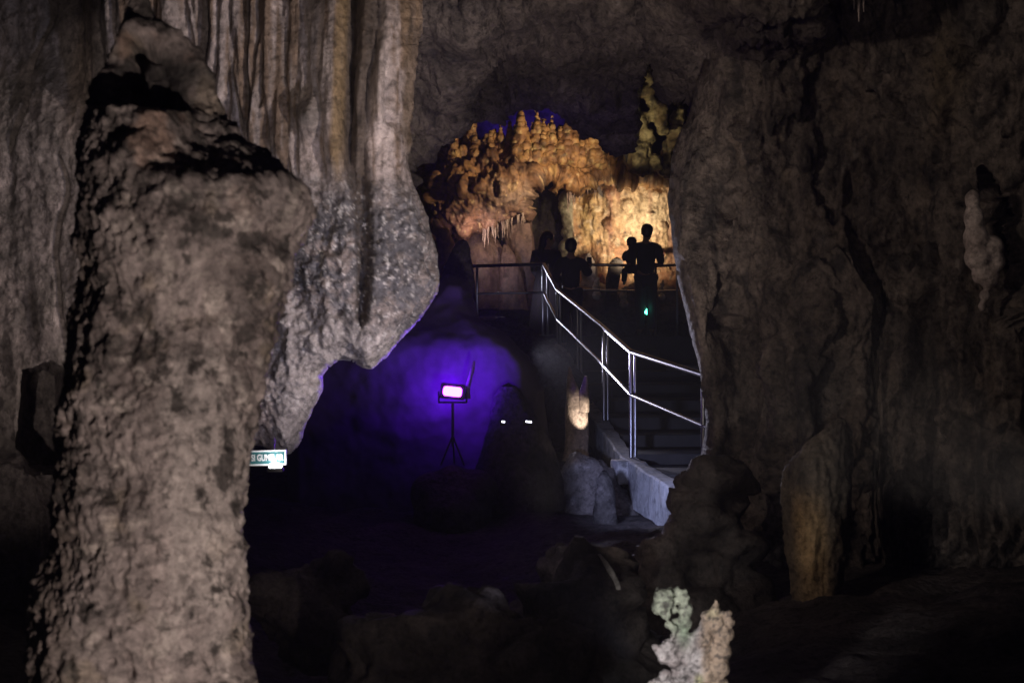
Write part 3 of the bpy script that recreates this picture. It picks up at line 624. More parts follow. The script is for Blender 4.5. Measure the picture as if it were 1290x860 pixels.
# coral-like stalagmite
def co_tint(v):
    x, y = proj(v); n = fbm(v, 16, 4, 221); n2 = fbm(v, 50, 4, 222, .6)
    c = mix((.42, .38, .38), (.26, .22, .22), ss(-.2, .25, n))
    c = mix(c, (.28, .30, .235), ss(806, 790, y)*ss(880, 868, x)); c = mix(c, (.16, .24, .15), .6*bump(x, y, 862, 800, 10, 16))
    c = mix(c, (.33, .245, .185), ss(876, 892, x+8*n)); c = mix(c, (.36, .34, .2), ss(872, 880, x)*ss(890, 880, x)*ss(845, 855, y)); c = mix(c, (.30, .28, .17), .6*bump(x, y, 898, 772, 9, 8))
    return mix(c, (.06, .05, .05), ss(.0, .22, n2)*.8)
def co_disp(v):
    f1, f2, i = worley(v, 42, 223)
    return .012*fbm(v, 20, 5, 224, .7)+.006*fbm(v, 60, 3, 225, .7)+.006*np.clip(fbm(v, 30, 2, 226)-.1, 0, 1)*ss(800, 740, proj(v)[1])*4
coral = [(850, 757, 5, -.01), (849, 768, 5, -.02), (849, 746, 4), (834, 752, 11, .02), (831, 764, 10, .03), (829, 742, 3), (853, 741, 3), (863, 744, 3), (841, 760, 8, .02), (842, 748, 7, .02), (839, 773, 7, .02), (845, 742, 3), (838, 743, 3), (857, 746, 5), (861, 754, 8), (864, 768, 10), (862, 784, 10), (858, 798, 10), (856, 812, 11), (851, 783, 5), (843, 787, 5, .03), (848, 790, 6, .03), (852, 801, 8), (833, 820, 8, .03), (826, 815, 5, .03), (842, 812, 8, .03), (836, 829, 8, .03), (848, 830, 11, .02), (848, 800, 4, .03), (860, 828, 13), (858, 848, 14), (838, 850, 8, .03), (829, 860, 8, .04), (822, 862, 6, .04), (842, 862, 10, .03), (872, 850, 16), (868, 815, 10), (874, 805, 9), (885, 803, 14), (891, 776, 8), (900, 770, 7), (902, 762, 4), (902, 757, 2.5), (911, 773, 4), (918, 773, 4), (918, 783, 8), (912, 798, 13), (907, 818, 15), (904, 840, 16), (902, 865, 17), (888, 850, 18), (884, 830, 16), (889, 788, 9), (904, 785, 11), (890, 900, 40, -.1), (855, 905, 36, -.1), (875, 950, 60, -.15)]
tag(clump('coral_stalagmite', coral, 5.5, M['near'], .0055, 2, co_disp, co_tint), 'small knobbly lit stalagmite with greenish fingers and an orange trunk', 'stalagmite')

# ================================================================== foreground stalagmite
def fg_disp(v, x, y):
    h = .12*fbm(v, (2.2, 2.2, 1.6), 4, 231)+.06*fbm(v, 6, 5, 232, .62)
    f1, f2, i = worley(v+.03*np.stack([fbm(v, 9, 2, 233), fbm(v, 9, 2, 234), fbm(v, 9, 2, 235)], -1), (13, 13, 11), 236)
    h = h-.03*ss(.30, .06, f1)*ss(.05, .3, fbm(v, 3, 2, 237))+.016*fbm(v, 26, 4, 238, .62)
    q1, _, qi = worley(v, (30, 30, 26), 251)
    h = h+.022*(.5-q1)*(qi > .35)*ss(-.05, .2, fbm(v, 3.5, 2, 252)+.002*(230-x))*.8+.012*fbm(v, 45, 3, 253, .7)*ss(-.3, .2, fbm(v, 3, 2, 254))
    h = h+.07*bump(x, y, 200, 190, 38, 45)+.05*bump(x, y, 250, 290, 60, 60)+.05*bump(x, y, 190, 162, 45, 20)
    ra = np.array(fgr); cl = np.interp(y, ra[:, 0], ra[:, 1]); cr = np.interp(y, ra[:, 0], ra[:, 2])
    h = h-.24*np.clip(1-((x-(cl+cr)/2)/((cr-cl)/2+1e-6))**2, 0, 1)*ss(45, 75, y)*ss(150, 125, y)+.06*bump(x, y, 175, 40, 18, 12)
    h = h-.0*ss(10, 3, np.abs(x-300-.12*(y-300)))*ss(190, 240, y)*ss(420, 380, y)
    return h
def fg_tint(v, x, y):
    n = fbm(v, 3.5, 4, 241); n2 = fbm(v, 11, 5, 242, .6); n3 = fbm(v, 30, 3, 243)
    c = mix((.28, .236, .225), (.15, .122, .115), ss(-.2, .2, n+.5*n2))
    c = mix(c, (.42, .365, .335), ss(.05, .3, n2)*.85); c = mix(c, (.23, .185, .13), ss(.14, .34, fbm(v, 5, 3, 244))*.5)
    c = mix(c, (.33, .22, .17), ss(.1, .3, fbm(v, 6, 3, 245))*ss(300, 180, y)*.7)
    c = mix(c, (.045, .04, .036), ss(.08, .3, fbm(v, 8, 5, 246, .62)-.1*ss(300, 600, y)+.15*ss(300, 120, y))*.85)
    c = mix(c, (.44, .39, .37), ss(.25, .6, .7*bump(x, y, 265, 660, 60, 280)+.5*n+.4*n2)*.6)  # lower right painted paler, imitating the side turned to the lamp
    c = mix(c, (.13, .10, .085), ss(.2, .5, .5*ss(170, 80, x)+.6*n2)*.6)  # shaded left side painted darker and browner
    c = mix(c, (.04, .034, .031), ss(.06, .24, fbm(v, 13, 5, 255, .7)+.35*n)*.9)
    c = mix(c, (.03, .026, .025), ss(.35, .6, bump(x, y, 200, 98, 64, 48)+.3*n2)*.9)  # overhang shade of the hood painted into the rock colour
    return c*(1+.3*n3[:, None])
fgr = [(-60, 178, 186), (-20, 166, 186), (0, 163, 187), (28, 155, 198), (42, 151, 216), (60, 145, 240), (85, 139, 254), (120, 130, 266), (150, 124, 275), (185, 116, 305), (200, 113, 330), (225, 109, 355), (240, 107, 384), (262, 104, 386), (285, 101, 378), (300, 99, 370), (340, 95, 358), (390, 89, 346), (440, 84, 334), (480, 79, 325), (540, 73, 318), (600, 68, 309), (660, 66, 306), (720, 58, 308), (780, 44, 312), (800, 40, 314), (860, 39, 324), (930, 34, 332), (1060, 20, 345), (1100, 10, 355)]
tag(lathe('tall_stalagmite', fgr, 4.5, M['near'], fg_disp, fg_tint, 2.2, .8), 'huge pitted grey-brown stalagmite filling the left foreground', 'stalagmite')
# ================================================================== walkway, stairs, rails
PF = CZ+.08
def quadbox(name, pts, z0, z1, mat, parent=None, disp=0):
    mb = MB()
    vs = [mb.bm.verts.new((p[0], p[1], z)) for z in (z0, z1) for p in pts]; n = len(pts)
    mb.bm.faces.new(vs[:n][::-1]); mb.bm.faces.new(vs[n:])
    for k in range(n): mb.bm.faces.new((vs[k], vs[(k+1) % n], vs[n+(k+1) % n], vs[n+k]))
    bmesh.ops.bevel(mb.bm, geom=mb.bm.edges[:], offset=.012, segments=2, affect='EDGES', profile=.5)
    return mb.build(name, mat, parent, smooth=True)
M['walk'] = mplain('dark_concrete', (.035, .032, .032), .9, 0, .35, 6, .02)
tag(quadbox('walkway', [(-.75, 20.25), (.44, 20.45), (1.6, 20.6), (4.2, 20.6), (4.2, 24.6), (-.75, 24.6)], PF-.4, PF, M['walk']), kind='structure')
TOP = [(685, 333, 20.5), (702, 365, 19.5), (760, 412, 15.4), (795, 443, 13.5), (886, 472, 11.4), (925, 484, 10.7)]
TP = [pt(*t) for t in TOP]
def at_y(Y, k=0):
    for a, b in zip(TP, TP[1:]):
        if b.y <= Y <= a.y: return a.lerp(b, (a.y-Y)/(a.y-b.y))
    return TP[-1].copy()
BASE = 1.03
st = empty('concrete_staircase', at_y(13.5)-Vector((0, 0, 1.6)), 'long low concrete staircase dropping from the platform towards the right wall', 'staircase')
ys = [20.2, 19.85, 19.5, 18.5, 17.4, 16.3, 15.3, 14.4, 13.5, 12.5, 11.5, 10.5]
for a, b in zip(ys, ys[1:]):
    p, q = at_y(a), at_y(b); z = (q.z+p.z)/2-BASE
    w = 1.45
    quadbox('step', [(p.x+.06, a+.03), (q.x+.06, b), (q.x+.06+w, b+.12), (p.x+.06+w, a+.15)], z-.55, z, M['walk'], st)
# stringer along the left edge
vv = []; ff = []
yy = np.linspace(20.1, 10.4, 160)
for k, Y in enumerate(yy):
    p = at_y(Y); zt = p.z-BASE+.03; zb = zt-.40
    sec = [(p.x-.10, zb), (p.x-.10, zt-.13), (p.x-.10, zt-.015), (p.x-.085, zt), (p.x+.045, zt), (p.x+.055, zt-.02), (p.x+.055, zb)]
    for (x, z) in sec: vv.append((x, Y, z))
n = 7
for k in range(len(yy)-1):
    for j in range(n-1): ff.append((k*n+j, k*n+j+1, (k+1)*n+j+1, (k+1)*n+j))
vv = np.array(vv); vv += .035*np.stack([fbm(vv, 4, 4, 301), 0*vv[:, 0], fbm(vv, 3, 4, 302)], -1)
M['stringer'] = mrock('pale_concrete', .85, 18, .5, .012, base=(.40, .40, .41), var=.22)
emit('stringer', vv, np.array(ff), M['stringer'], None, st, smooth=False)
b = pt(786, 594, 13.35); MB().box(b, (.20, .22, .22), Matrix.Rotation(.25, 3, 'Z'), .012).build('footing', M['stringer'], st)

def rail(name, label, top, posts, base, mid=.41, rt=.025, rm=.017, parent_at=None, double=True):
    e = empty(name, parent_at, label, 'railing', 'stainless steel railings of the walkway')
    MB().tube(top, rt, 14).build('top_rail', M['steel'], e)
    MB().tube([p-Vector((0, 0, mid)) for p in top], rm, 12).build('mid_rail', M['steel'], e)
    for p, off in posts:
        MB().cyl(p-Vector((0, 0, base)), p, .019, n=12).build('post', M['steel'], e)
        if off is not None: MB().cyl(p+off-Vector((0, 0, base)), p+off-Vector((0, 0, .0)), .017, n=12).build('post', M['steel'], e)
        MB().cyl(p-Vector((0, 0, base)), p-Vector((0, 0, base-.012)), .05, n=16).build('foot_plate', M['steel'], e)
    return e
offv = Vector((.045, .05, 0))
pp = [TP[1], at_y(17.45), at_y(15.35), TP[3], TP[4]]
rail('stair_railing', 'steel railing running down the stair with bright lit lower end', TP, [(p, offv) for p in pp], BASE, .41, parent_at=TP[3]-Vector((0, 0, BASE)))
ltop = [pt(560, 337, 21.3), pt(601, 335, 20.95), pt(684, 332.5, 20.55)]
rail('platform_railing', 'steel railing on the left of the platform behind the black stalagmite', ltop, [(ltop[1], None), (ltop[2], None), (ltop[2]+Vector((.07, .03, 0)), None)], ltop[2].z-PF, .41, parent_at=Vector((ltop[2].x, ltop[2].y, PF)))
btop = [pt(720, 333, 23.0), pt(760, 333.5, 23.0), pt(826, 335, 22.9), pt(862, 333, 22.6)]
rail('platform_railing', 'dark steel railing at the back of the platform before the lit wall', btop, [(btop[0], None), (btop[2], None), (pt(853, 334, 22.65), None)], btop[2].z-PF, .41, parent_at=Vector((btop[2].x, btop[2].y, PF)))

# ================================================================== lamps one can see
UV = pt(570, 493, 12.8)
M['uv'] = memit('violet_lens', (.42, .035, 1.0), 24); M['white_lens'] = memit('white_lens', (.9, .92, 1.), 14); M['green_lens'] = memit('green_lens', (.10, 1.0, .62), 9); M['led'] = memit('led_lens', (.8, .8, 1.), 5)
u = empty('floodlight', UV-Vector((0, 0, .66)), 'glowing violet floodlight on a tripod in the dark pit', 'floodlight')
ry = Matrix.Rotation(.10, 3, 'Y')
MB().box(UV+Vector((0, .05, 0)), (.22, .09, .14), ry, .012).build('casing', M['black'], u)
MB().box(UV+Vector((0, -.004, 0)), (.168, .05, .086), ry, .024).build('lens', M['uv'], u)
MB().tube([UV+Vector((-.125, .05, 0)), UV+Vector((-.125, .05, -.10)), UV+Vector((.125, .05, -.10)), UV+Vector((.125, .05, 0))], .008, 8).build('bracket', M['black'], u)
MB().cyl(UV+Vector((0, .05, -.10)), UV+Vector((0, .05, -.50)), .012).build('pole', M['black'], u)
for a in (-2.4, -.7, 1.5): MB().cyl(UV+Vector((0, .05, -.40)), UV+Vector((.14*math.cos(a), .05+.14*math.sin(a), -.66)), .008, n=8).build('leg', M['black'], u)
tag(clump('dark_rock', [(570, 612, 26), (545, 622, 30), (600, 618, 28), (570, 650, 50)], 12.85, M['dark'], .03, 3, lambda v: .03*fbm(v, 4, 4, 311), dk_tint), 'black rock carrying the violet floodlight tripod', 'rock')
tag(lathe('rock_sliver', [(455, 596, 598.5), (466, 592, 598), (474, 590, 595), (484, 587, 593), (494, 586, 592), (502, 585, 593)], 12.9, M['near'], lambda v, x, y: .006*fbm(v, 14, 3, 312), lambda v, x, y: np.tile([.16, .12, .12], (len(v), 1)), 1, .7), 'thin jagged rock sliver glowing pink beside the violet lamp', 'rock')
for k, (x, w) in enumerate([(634, 5), (666, 9)]):
    p = pt(x, 531, 12.85); e = empty('ground_light', p-Vector((0, 0, .03)), ['tiny white ground light nearer the violet lamp', 'wider white ground light nearer the twin stalagmite'][k], 'light', 'small white ground lights')
    MB().box(p+Vector((0, .03, -.012)), (w*1.7/F*13.6, .06, .05), None, .008).build('casing', M['black'], e)
    MB().box(p+Vector((0, -.004, 0)), (w*.8/F*13.6, .008, 2/F*13.6), Matrix.Rotation(.12, 3, 'Y'), .002).build('lens', M['led'], e)
g = pt(817, 390, 21.6); e = empty('green_lamp', Vector((g.x, g.y, PF)), 'small green lamp on a stub stand beside the feet of the man', 'lamp')
rg = Matrix.Rotation(R(32), 3, 'Y')
MB().box(g+Vector((0, .05, 0)), (.11, .08, .20), rg, .015).build('casing', M['black'], e); MB().box(g+Vector((0, -.004, 0)), (.065, .014, .15), rg, .004).build('lens', M['green_lens'], e); MB().cyl(Vector((g.x, g.y+.05, PF)), g+Vector((0, .05, -.05)), .02).build('stand', M['black'], e)

# hanging name board
SY = 6.9
e = empty('name_board', pt(325, 588, SY), 'green board lettered in white with a bright clip lamp under the curtain', 'sign')
def brd(x0, y0, x1, y1, Y, th): a = pt(x0, y0, Y); c = pt(x1, y1, Y); return (a+c)/2, (abs(c.x-a.x), th, abs(a.z-c.z))
rot = Matrix.Rotation(R(1.5), 3, 'Y').inverted()
c0, s0 = brd(255, 567.5, 361, 586.5, SY, .016); MB().box(c0, s0, rot, .002).build('board', M['sign'], e)
for (x0, y0, x1, y1) in ((255, 567.5, 361, 569.3), (255, 584.7, 361, 586.5), (359, 569.3, 361, 584.7), (255, 569.3, 257, 584.7)):
    c, s = brd(x0, y0, x1, y1, SY, .006); c = c0+rot @ (c-c0); MB().box(c+Vector((0, -.009, 0)), s, rot, .001).build('border', M['white'], e)
cu = bpy.data.curves.new('lettering', 'FONT'); cu.body = 'SI GUMELAR'; cu.size = .044; cu.align_x = 'RIGHT'; cu.align_y = 'CENTER'; cu.extrude = .0015; cu.offset = .0006
to = bpy.data.objects.new('tmp', cu); C.objects.link(to); me = evaluated(to); me.materials.clear(); me.materials.append(M['white'])
lo = bpy.data.objects.new('lettering', me); C.objects.link(lo); lo.parent = e; w = c0+rot @ Vector((pt(357, 577, SY).x-c0.x, -.0105, 0)); lo.location = w-Vector(e.location); lo.rotation_euler = (R(90), R(-1.5), 0); lo.scale = (.64, 1, 1)
lp = pt(349, 584, SY)+Vector((0, -.05, -.006))
MB().box(lp+Vector((0, .0, -.018)), (.075, .05, .02), None, .004).build('lamp_casing', M['black'], e); MB().ball(lp, .028, 8, (1.15, .6, .62)).build('lamp_lens', M['white_lens'], e)
for x in (318, 345): MB().cyl(pt(x, 568, SY), pt(x, 552, 7.6), .004, n=8).build('hanger', M['black'], e)
a = pt(830, 320.5, 23.95); e = empty('wall_plaque', a-Vector((0, 0, .04)), 'small dark red plaque on the lit wall right of the man', 'plaque')
MB().box(a, (.19, .03, .075), None, .004).build('plate', M['plaque'], e); MB().cyl(a+Vector((0, .01, 0)), a+Vector((0, .5, 0)), .012, n=8).build('bracket', M['black'], e)

# ================================================================== people
def skin_mesh(bm_edges, radii, sub=1):
    """one skin: joints with radii joined by bones"""
    me = bpy.data.meshes.new('tmp'); me.from_pydata([j for j in bm_edges[0]], bm_edges[1], [])
    o = bpy.data.objects.new('tmp', me); C.objects.link(o)
    md = o.modifiers.new('s', 'SKIN'); md.use_smooth_shade = True
    for v, r in zip(me.skin_vertices[0].data, radii): v.radius = (r, r) if not isinstance(r, tuple) else r
    me.skin_vertices[0].data[0].use_root = True
    if sub: sb = o.modifiers.new('b', 'SUBSURF'); sb.levels = sub; sb.render_levels = sub
    return evaluated(o)
def chain_bm(bm, joints, bones, keys=None):
    names = [k for k in joints if keys is None or k in keys]; ix = {k: i for i, k in enumerate(names)}
    me = skin_mesh(([joints[k][0] for k in names], [(ix[a], ix[b]) for a, b in bones if a in ix and b in ix]), [joints[k][1] for k in names])
    bm.from_mesh(me); bpy.data.meshes.remove(me)
def ellipsoid(bm, c, r, rot=None):
    m = Matrix.Translation(c) @ (rot.to_4x4() if rot else Matrix()) @ Matrix.Diagonal((*r, 1)); bmesh.ops.create_icosphere(bm, subdivisions=3, radius=1, matrix=m)
def hand(bm, wrist, d, side, s=1.):
    """palm, four bent fingers and a thumb; d = direction of the fingers, side = towards the thumb"""
    d = Vector(d).normalized(); side = (Vector(side)-d*Vector(side).dot(d)).normalized(); nrm = d.cross(side)
    w = Vector(wrist); ellipsoid(bm, w+d*.045*s, (.022*s, .045*s, .04*s) if abs(d.y) > .7 else (.035*s, .025*s, .05*s))
    for k, L_ in enumerate((.068, .078, .072, .056)):
        b = w+d*.075*s+side*(.027-.018*k)*s; m1 = b+d*L_*.5*s+nrm*.006*s; m2 = m1+d*L_*.38*s+nrm*.022*s
        me = skin_mesh(([b-d*.02*s, b, m1, m2], [(0, 1), (1, 2), (2, 3)]), [.0095*s, .0095*s, .0085*s, .007*s]); bm.from_mesh(me); bpy.data.meshes.remove(me)
    b = w+d*.03*s+side*.025*s
    me = skin_mesh(([b, b+side*.025*s+d*.02*s, b+side*.035*s+d*.05*s], [(0, 1), (1, 2)]), [.012*s, .011*s, .008*s]); bm.from_mesh(me); bpy.data.meshes.remove(me)
def head(bm, c, s, face):
    """skull, jaw, nose, brow and ears; face = yaw (0 looks to +Y, away from the camera)"""
    m = Matrix.Rotation(face, 3, 'Z'); c = Vector(c)
    ellipsoid(bm, c+m @ Vector((0, -.012*s, .02*s)), (.074*s, .094*s, .095*s), m); ellipsoid(bm, c+m @ Vector((0, .028*s, -.045*s)), (.054*s, .062*s, .07*s), m)
    ellipsoid(bm, c+m @ Vector((0, .094*s, -.012*s)), (.013*s, .022*s, .024*s), m); ellipsoid(bm, c+m @ Vector((0, .075*s, .022*s)), (.05*s, .02*s, .012*s), m)
    ellipsoid(bm, c+m @ Vector((0, .085*s, -.055*s)), (.022*s, .012*s, .010*s), m)
    for q in (-1, 1): ellipsoid(bm, c+m @ Vector((q*.078*s, -.005*s, -.005*s)), (.010*s, .02*s, .032*s), m)
def finish(bm, name, mat, parent, vox=.011, sm=2, disp=0):
    v, f = mesh_arrays(remesh(bm, vox, sm))
    if disp: v = v+normals(v, f)*(disp*fbm(v, (7, 7, 3.5), 3, 401, .5, True))[:, None]
    return emit(name, v, f, mat, None, parent, True, np.array(parent.location) if parent is not None else None)
def person(name, at, label, J, bones, hd, hands, cloth, hair, cat='person', hs=1., wear=()):
    """J: joints as (local position, radius); cloth: (part, keys, growth, material)"""
    O = Vector(at); e = empty(name, O, label, cat)
    J = {k: (O+Vector(p), r) for k, (p, r) in J.items()}
    bm = bmesh.new(); chain_bm(bm, J, bones); head(bm, O+Vector(hd[0]), hd[1], hd[2])
    for w, d, s, q in hands: hand(bm, J[w][0], d, s, q)
    finish(bm, 'body', M['skin'], e, .009)
    for part, keys, gr, mat in cloth:
        bm = bmesh.new(); chain_bm(bm, {k: (p, r+gr if not isinstance(r, tuple) else tuple(a+gr for a in r)) for k, (p, r) in J.items()}, bones, keys)
        finish(bm, part, M[mat], e, .012, 2, .012)
    bm = bmesh.new()
    for c, r in hair: ellipsoid(bm, O+Vector(c), r)
    finish(bm, 'hair', M['hair'], e, .010, 1, .008)
    return e
def skeleton(h, hip=.0, lean=(0, 0), la=None, ra=None, stance=.09):
    s = h/1.7; lx, ly = lean
    J = {'pelvis': ((0, 0, .90*s), (.125*s, .105*s)), 'waist': ((lx*.3, ly*.3, 1.06*s), (.125*s, .10*s)), 'chest': ((lx*.7, ly*.7, 1.26*s), (.15*s, .105*s)), 'collar': ((lx, ly, 1.41*s), (.10*s, .075*s)), 'throat': ((lx*1.05, ly*1.05, 1.455*s), .060*s), 'neck': ((lx*1.1, ly*1.1, 1.49*s), .05*s), 'skull': ((lx*1.15, ly*1.2, 1.58*s), .055*s)}
    for q, n, arm in ((-1, 'l', la), (1, 'r', ra)):
        J['hip'+n] = ((q*.085*s, 0, .86*s), .095*s); J['knee'+n] = ((q*stance*s, .02*s, .48*s), .062*s); J['ankle'+n] = ((q*stance*1.05*s, -.01, .09*s), .042*s); J['toe'+n] = ((q*stance*1.2*s, .15*s, .035*s), .034*s)
        a = arm or [(q*.19, 0, 1.37), (q*.25, -.02, 1.08), (q*.24, .06, .84)]
        J['sh'+n] = (tuple(c*s for c in a[0]), .066*s); J['el'+n] = (tuple(c*s for c in a[1]), .046*s); J['wr'+n] = (tuple(c*s for c in a[2]), .030*s)
    return J
BN = [('pelvis', 'waist'), ('waist', 'chest'), ('chest', 'collar'), ('collar', 'throat'), ('throat', 'neck'), ('neck', 'skull')]
for n in 'lr': BN += [('pelvis', 'hip'+n), ('hip'+n, 'knee'+n), ('knee'+n, 'ankle'+n), ('ankle'+n, 'toe'+n), ('collar', 'sh'+n), ('sh'+n, 'el'+n), ('el'+n, 'wr'+n)]
TOPK = lambda arms: ['pelvis', 'waist', 'chest', 'collar', 'throat', 'shl', 'shr']+arms
LEGK = ['pelvis', 'hipl', 'hipr', 'kneel', 'kneer', 'anklel', 'ankler']
# the man, seen from behind, a child on his left arm
mx = P(812, 400, 21.5)[0]
J = skeleton(1.66, la=[(-.19, 0, 1.37), (-.27, .05, 1.12), (-.13, .24, 1.10)], ra=[(.19, 0, 1.37), (.24, .0, 1.10), (.10, .24, 1.12)], stance=.085)
for k in J: J[k] = ((J[k][0][0]+.02, J[k][0][1], J[k][0][2]), J[k][1])
person('person', (mx, 21.5, PF), 'person standing on the platform with a small child on one arm', J, BN, ((.035, .0, 1.57), 1.05, -.5), [('wrl', (.8, .5, 0), (0, 0, 1), 1.), ('wrr', (-.8, .4, .1), (0, 0, 1), 1.)],
       [('shirt', TOPK(['ell', 'elr']), .016, 'shirt'), ('trousers', LEGK, .016, 'trouser')], [((.035, -.03, 1.61), (.086, .098, .088)), ((.035, -.07, 1.56), (.074, .05, .07))])
J = skeleton(.82, la=[(-.19, 0, 1.37), (-.26, .05, 1.15), (-.12, .2, 1.15)], ra=[(.19, 0, 1.37), (.30, .08, 1.2), (.34, .2, 1.25)], stance=.12)
for n, q in (('l', -1), ('r', 1)):
    J['knee'+n] = ((q*.10, .12, .40), .04); J['ankle'+n] = ((q*.10, .10, .22), .028); J['toe'+n] = ((q*.11, .16, .19), .022)
person('person', (mx-.19, 21.58, PF+.60), 'small child carried on the arm of the standing person', J, BN, ((0, .01, .80), .86, .2), [('wrl', (.5, .8, 0), (0, 0, 1), .55), ('wrr', (.3, .9, .2), (0, 0, 1), .55)],
       [('shirt', TOPK(['ell', 'elr']), .010, 'childshirt'), ('trousers', ['pelvis', 'hipl', 'hipr', 'kneel', 'kneer', 'anklel', 'ankler'], .010, 'navy')], [((0, -.015, .835), (.074, .086, .070)), ((0, -.05, .80), (.062, .045, .055))])
# someone holding a phone out on the top steps
q = at_y(19.9); px3 = P(719, 400, 20.0)[0]
J = skeleton(1.52, la=[(-.18, 0, 1.37), (-.25, .04, 1.12), (-.04, .20, 1.08)], ra=[(.18, 0, 1.37), (.28, .10, 1.18), (.30, .30, 1.28)], stance=.1)
w3 = J['wrr'][0]
zf = at_y(19.68).z-BASE
person('person', (px3, 19.98, (at_y(19.85).z+at_y(20.2).z)/2-BASE-.0), 'person in dark clothes at the stair top holding out a phone', J, BN, ((0, .01, 1.435), 1.0, -.4), [('wrl', (.7, .6, .2), (0, 0, 1), .95), ('wrr', (.1, .6, .8), (-1, 0, 0), .95)],
       [('shirt', TOPK(['ell', 'elr', 'wrl', 'wrr']), .018, 'shirt'), ('trousers', LEGK, .018, 'trouser')], [((0, -.02, 1.475), (.084, .098, .088)), ((0, -.06, 1.43), (.075, .05, .075))])
hp = Vector((px3, 19.98, (at_y(19.85).z+at_y(20.2).z)/2-BASE))+Vector(w3)+Vector((.01, .05, .10))
e = empty('phone', hp-Vector((0, 0, .07)), 'small phone held up by the person at the stair top', 'phone')
MB().box(hp, (.07, .009, .145), Matrix.Rotation(-.2, 3, 'X'), .004).build('casing', M['black'], e)
# woman with long hair in a grey gown
wx = P(688, 400, 21.9)[0]
J = skeleton(1.58, la=[(-.17, 0, 1.36), (-.21, .0, 1.10), (-.10, .14, .98)], ra=[(.17, 0, 1.36), (.22, .03, 1.10), (.12, .18, 1.0)], stance=.08)
pe = person('person', (wx, 21.9, PF), 'person with long dark hair in a grey gown beside the corner post', J, BN, ((.03, .0, 1.49), 1.0, -1.35), [('wrl', (.6, .6, .1), (0, 0, 1), .9), ('wrr', (-.6, .6, .1), (0, 0, 1), .9)],
       [('tunic', TOPK(['ell', 'elr', 'wrl', 'wrr']), .022, 'gown')], [((.015, 0, 1.535), (.100, .092, .088)), ((-.05, 0, 1.44), (.062, .085, .12)), ((-.075, 0, 1.30), (.058, .09, .15)), ((-.10, 0, 1.18), (.04, .075, .12))])
rows = [(.99, .165), (.90, .19), (.7, .22), (.4, .26), (.12, .29), (.03, .295)]
sv = []; sf = []; ns = 48
zz = np.linspace(.99, .03, 40)
for k, z in enumerate(zz):
    r = np.interp(-z, [-a for a, _ in rows], [b for _, b in rows])*.93
    for j in range(ns):
        a = 2*math.pi*j/ns; rr = r*(1+.06*(1-z)*math.cos(9*a+z*2)+.03*math.cos(5*a))
        sv.append((wx+rr*math.cos(a), 21.9+rr*.75*math.sin(a), PF+z))
for k in range(len(zz)-1):
    for j in range(ns): sf.append((k*ns+j, (k+1)*ns+j, (k+1)*ns+(j+1) % ns, k*ns+(j+1) % ns))
emit('skirt', np.array(sv), np.array(sf), M['gown'], None, pe, True, np.array(pe.location))

# ================================================================== light
w = bpy.data.worlds.new('World'); bpy.context.scene.world = w; w.use_nodes = True
bg = w.node_tree.nodes['Background']; bg.inputs['Color'].default_value = (.75, .7, 1, 1); bg.inputs['Strength'].default_value = .004
WARM = (1., .84, .75); COOL = (.86, .86, 1.)
spot('floor_flood', (.6, 1.5, .12), P(200, 360, 4.4), 330, WARM, 70, .8, .05)
spot('curtain_flood', (2.3, 5.4, .9), P(400, 190, 8), 780, WARM, 50, .6, .05)
spot('left_wall_fill', (-1.7, 2.0, .4), P(10, 330, 8.6), 330, WARM, 30, .9, .06)  # added unseen fill that brightens the left wall
spot('curtain_low_flood', (.5, 5.8, .3), P(440, 360, 8), 140, (.74, .74, 1.), 54, .8, .05)
spot('right_flood', (-2.2, 5.2, 2.6), P(1070, 215, 9.5), 190, (1., .80, .66), 72, 1., .12)
spot('ceiling_fill', (.2, 8.2, .6), P(650, 70, 13), 240, (1., .82, .72), 75, .9, .1)  # ceiling brightened by an extra light without a fixture
spot('column_spot', P(965, 790, 8.3), P(1010, 670, 8.7), 3, (1, .75, .45), 60, .8, .03)
spot('coral_spot', P(762, 862, 4.3), P(865, 800, 5.5), 75, (1, .97, .95), 31, .7, .03)
spot('boulder_spot', P(780, 800, 7.2)+np.array([0, 0, .5]), P(870, 640, 9), 7, (1, .85, .75), 60, .9, .1)
# violet lamp, with added halo fill
spot('violet_beam', UV+Vector((0, -.04, 0)), UV+Vector((-.15, -3, .6)), 600, (.16, .012, 1.), 40, 1., .05)
spot('violet_halo_fill', UV+Vector((.0, .04, .14)), UV+Vector((.0, 2, .0)), 48, (.12, .004, 1.), 172, 1., .06)  # this and the next: lights added to imitate the lamp's halo
spot('violet_halo_fill', UV+Vector((.0, .25, .0)), UV+Vector((.0, 2, .0)), 22, (.12, .004, 1.), 172, 1., .06)
# far chamber
spot('wall_fill', P(806, 330, 23.0), P(790, 262, 24.5), 220, (1., .80, .55), 115, .9, .05)  # unseen light added in mid-air behind the man for the cream wall
spot('ledge_flood', P(778, 235, 20.4), P(655, 192, 23), 520, (1., .74, .48), 66, .8, .06)
spot('far_glow', P(600, 300, 22.4), P(625, 275, 24), 22, (1., .75, .65), 130, .8, .15)
spot('blue_ledge_lamp', P(658, 170, 25.3), P(658, 140, 28), 260, (.12, .05, 1.), 44, .7, .1)
spot('blue_ledge_lamp', P(530, 210, 25.3), P(530, 195, 28), 90, (.12, .05, 1.), 36, .7, .1)
point('green_glow', P(817, 389, 21.40), .12, (.1, 1., .6), .03)
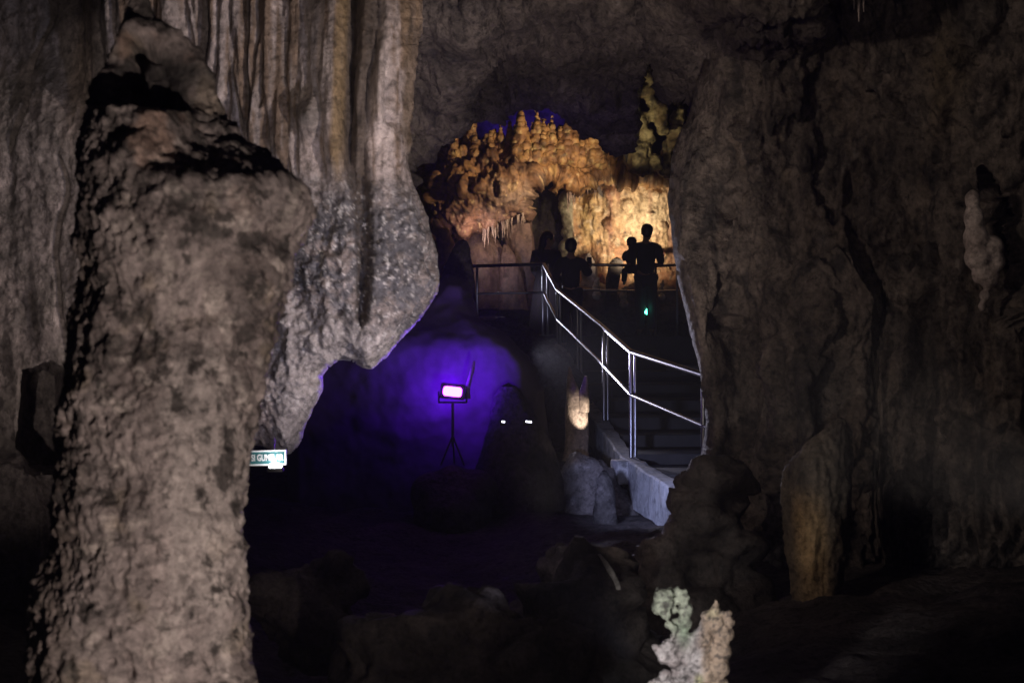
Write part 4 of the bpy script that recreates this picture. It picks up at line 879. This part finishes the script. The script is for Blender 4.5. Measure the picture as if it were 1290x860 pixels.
# stair
spot('stair_flood', P(705, 590, 10.6), P(812, 600, 12.6), 170, (.5, .56, 1.), 42, .8, .05)
spot('hot_spot', P(750, 566, 13.55), P(735, 529, 13.87), 60, (1, .86, .7), 30, .6, .01)
spot('rail_fill', (.30, 16.6, CZ-.15), at_y(11.8)-Vector((0, 0, .2)), 420, (.80, .76, 1.), 34, .8, .12)  # hidden light added for the highlight along the lower rail
spot('upper_rail_fill', (-.25, 22.6, CZ+.95), at_y(17.6), 120, (.78, .78, 1.), 24, .8, .12)  # extra cool light to turn the upper rail silver
spot('corner_fill', P(628, 425, 18.6), P(655, 346, 20.8), 190, (.72, .70, 1.), 40, .8, .08)  # invented light for the left rail and corner post
spot('spire_fill', P(765, 218, 20.8), P(826, 152, 22.4), 75, (1., .85, .5), 46, .9, .08)  # extra light for the spires, no lamp stands here
spot('right_fill', (1.4, 3.2, 2.6), P(1150, 40, 9.3), 45, (1., .84, .72), 60, 1., .15)
spot('stone_fill', P(690, 555, 12.3), P(726, 545, 13.8), 7, (1., .78, .6), 40, 1., .05)  # weak warm light added for the twin stalagmite
spot('pit_fill', (.3, 1.6, 2.7), P(690, 800, 7), 15, (1., .82, .72), 40, 1., .2)  # faint fill added from above the camera for the boulders
point('board_lamp', lp+Vector((0, -.012, .03)), .5, (1, .98, 1.), .02)
# air
hz = MB().box(Vector((0, 16, 2.5)), (26, 35, 9)).build('haze', None or M['black'], smooth=False); tag(hz, kind='stuff')
hm = bpy.data.materials.new('cave_air'); hm.use_nodes = True; nt = hm.node_tree; nt.nodes.clear()
o_ = nt.nodes.new('ShaderNodeOutputMaterial'); pv = nt.nodes.new('ShaderNodeVolumePrincipled'); nt.links.new(pv.outputs[0], o_.inputs['Volume'])
pv.inputs['Color'].default_value = (.9, .9, .92, 1); pv.inputs['Density'].default_value = .0022; pv.inputs['Anisotropy'].default_value = .35
hz.data.materials.clear(); hz.data.materials.append(hm)
# ================================================================== camera
cam = bpy.data.cameras.new('camera'); co = bpy.data.objects.new('camera', cam); C.objects.link(co)
co.location = (0, 0, CZ); co.rotation_euler = (R(90), 0, 0); cam.lens = 50; cam.sensor_width = 36; cam.clip_end = 200; cam.clip_start = .05
cam.dof.use_dof = True; cam.dof.focus_distance = 14; cam.dof.aperture_fstop = 4.0
sc = bpy.context.scene; sc.camera = co
sc.view_settings.view_transform = 'Standard'; sc.view_settings.look = 'None'; sc.view_settings.exposure = 0; sc.view_settings.gamma = 1
sc.cycles.use_denoising = True
try: sc.cycles.denoiser = 'OPENIMAGEDENOISE'
except Exception: pass
sc.cycles.max_bounces = 4; sc.cycles.diffuse_bounces = 2; sc.cycles.glossy_bounces = 2; sc.cycles.sample_clamp_indirect = 3
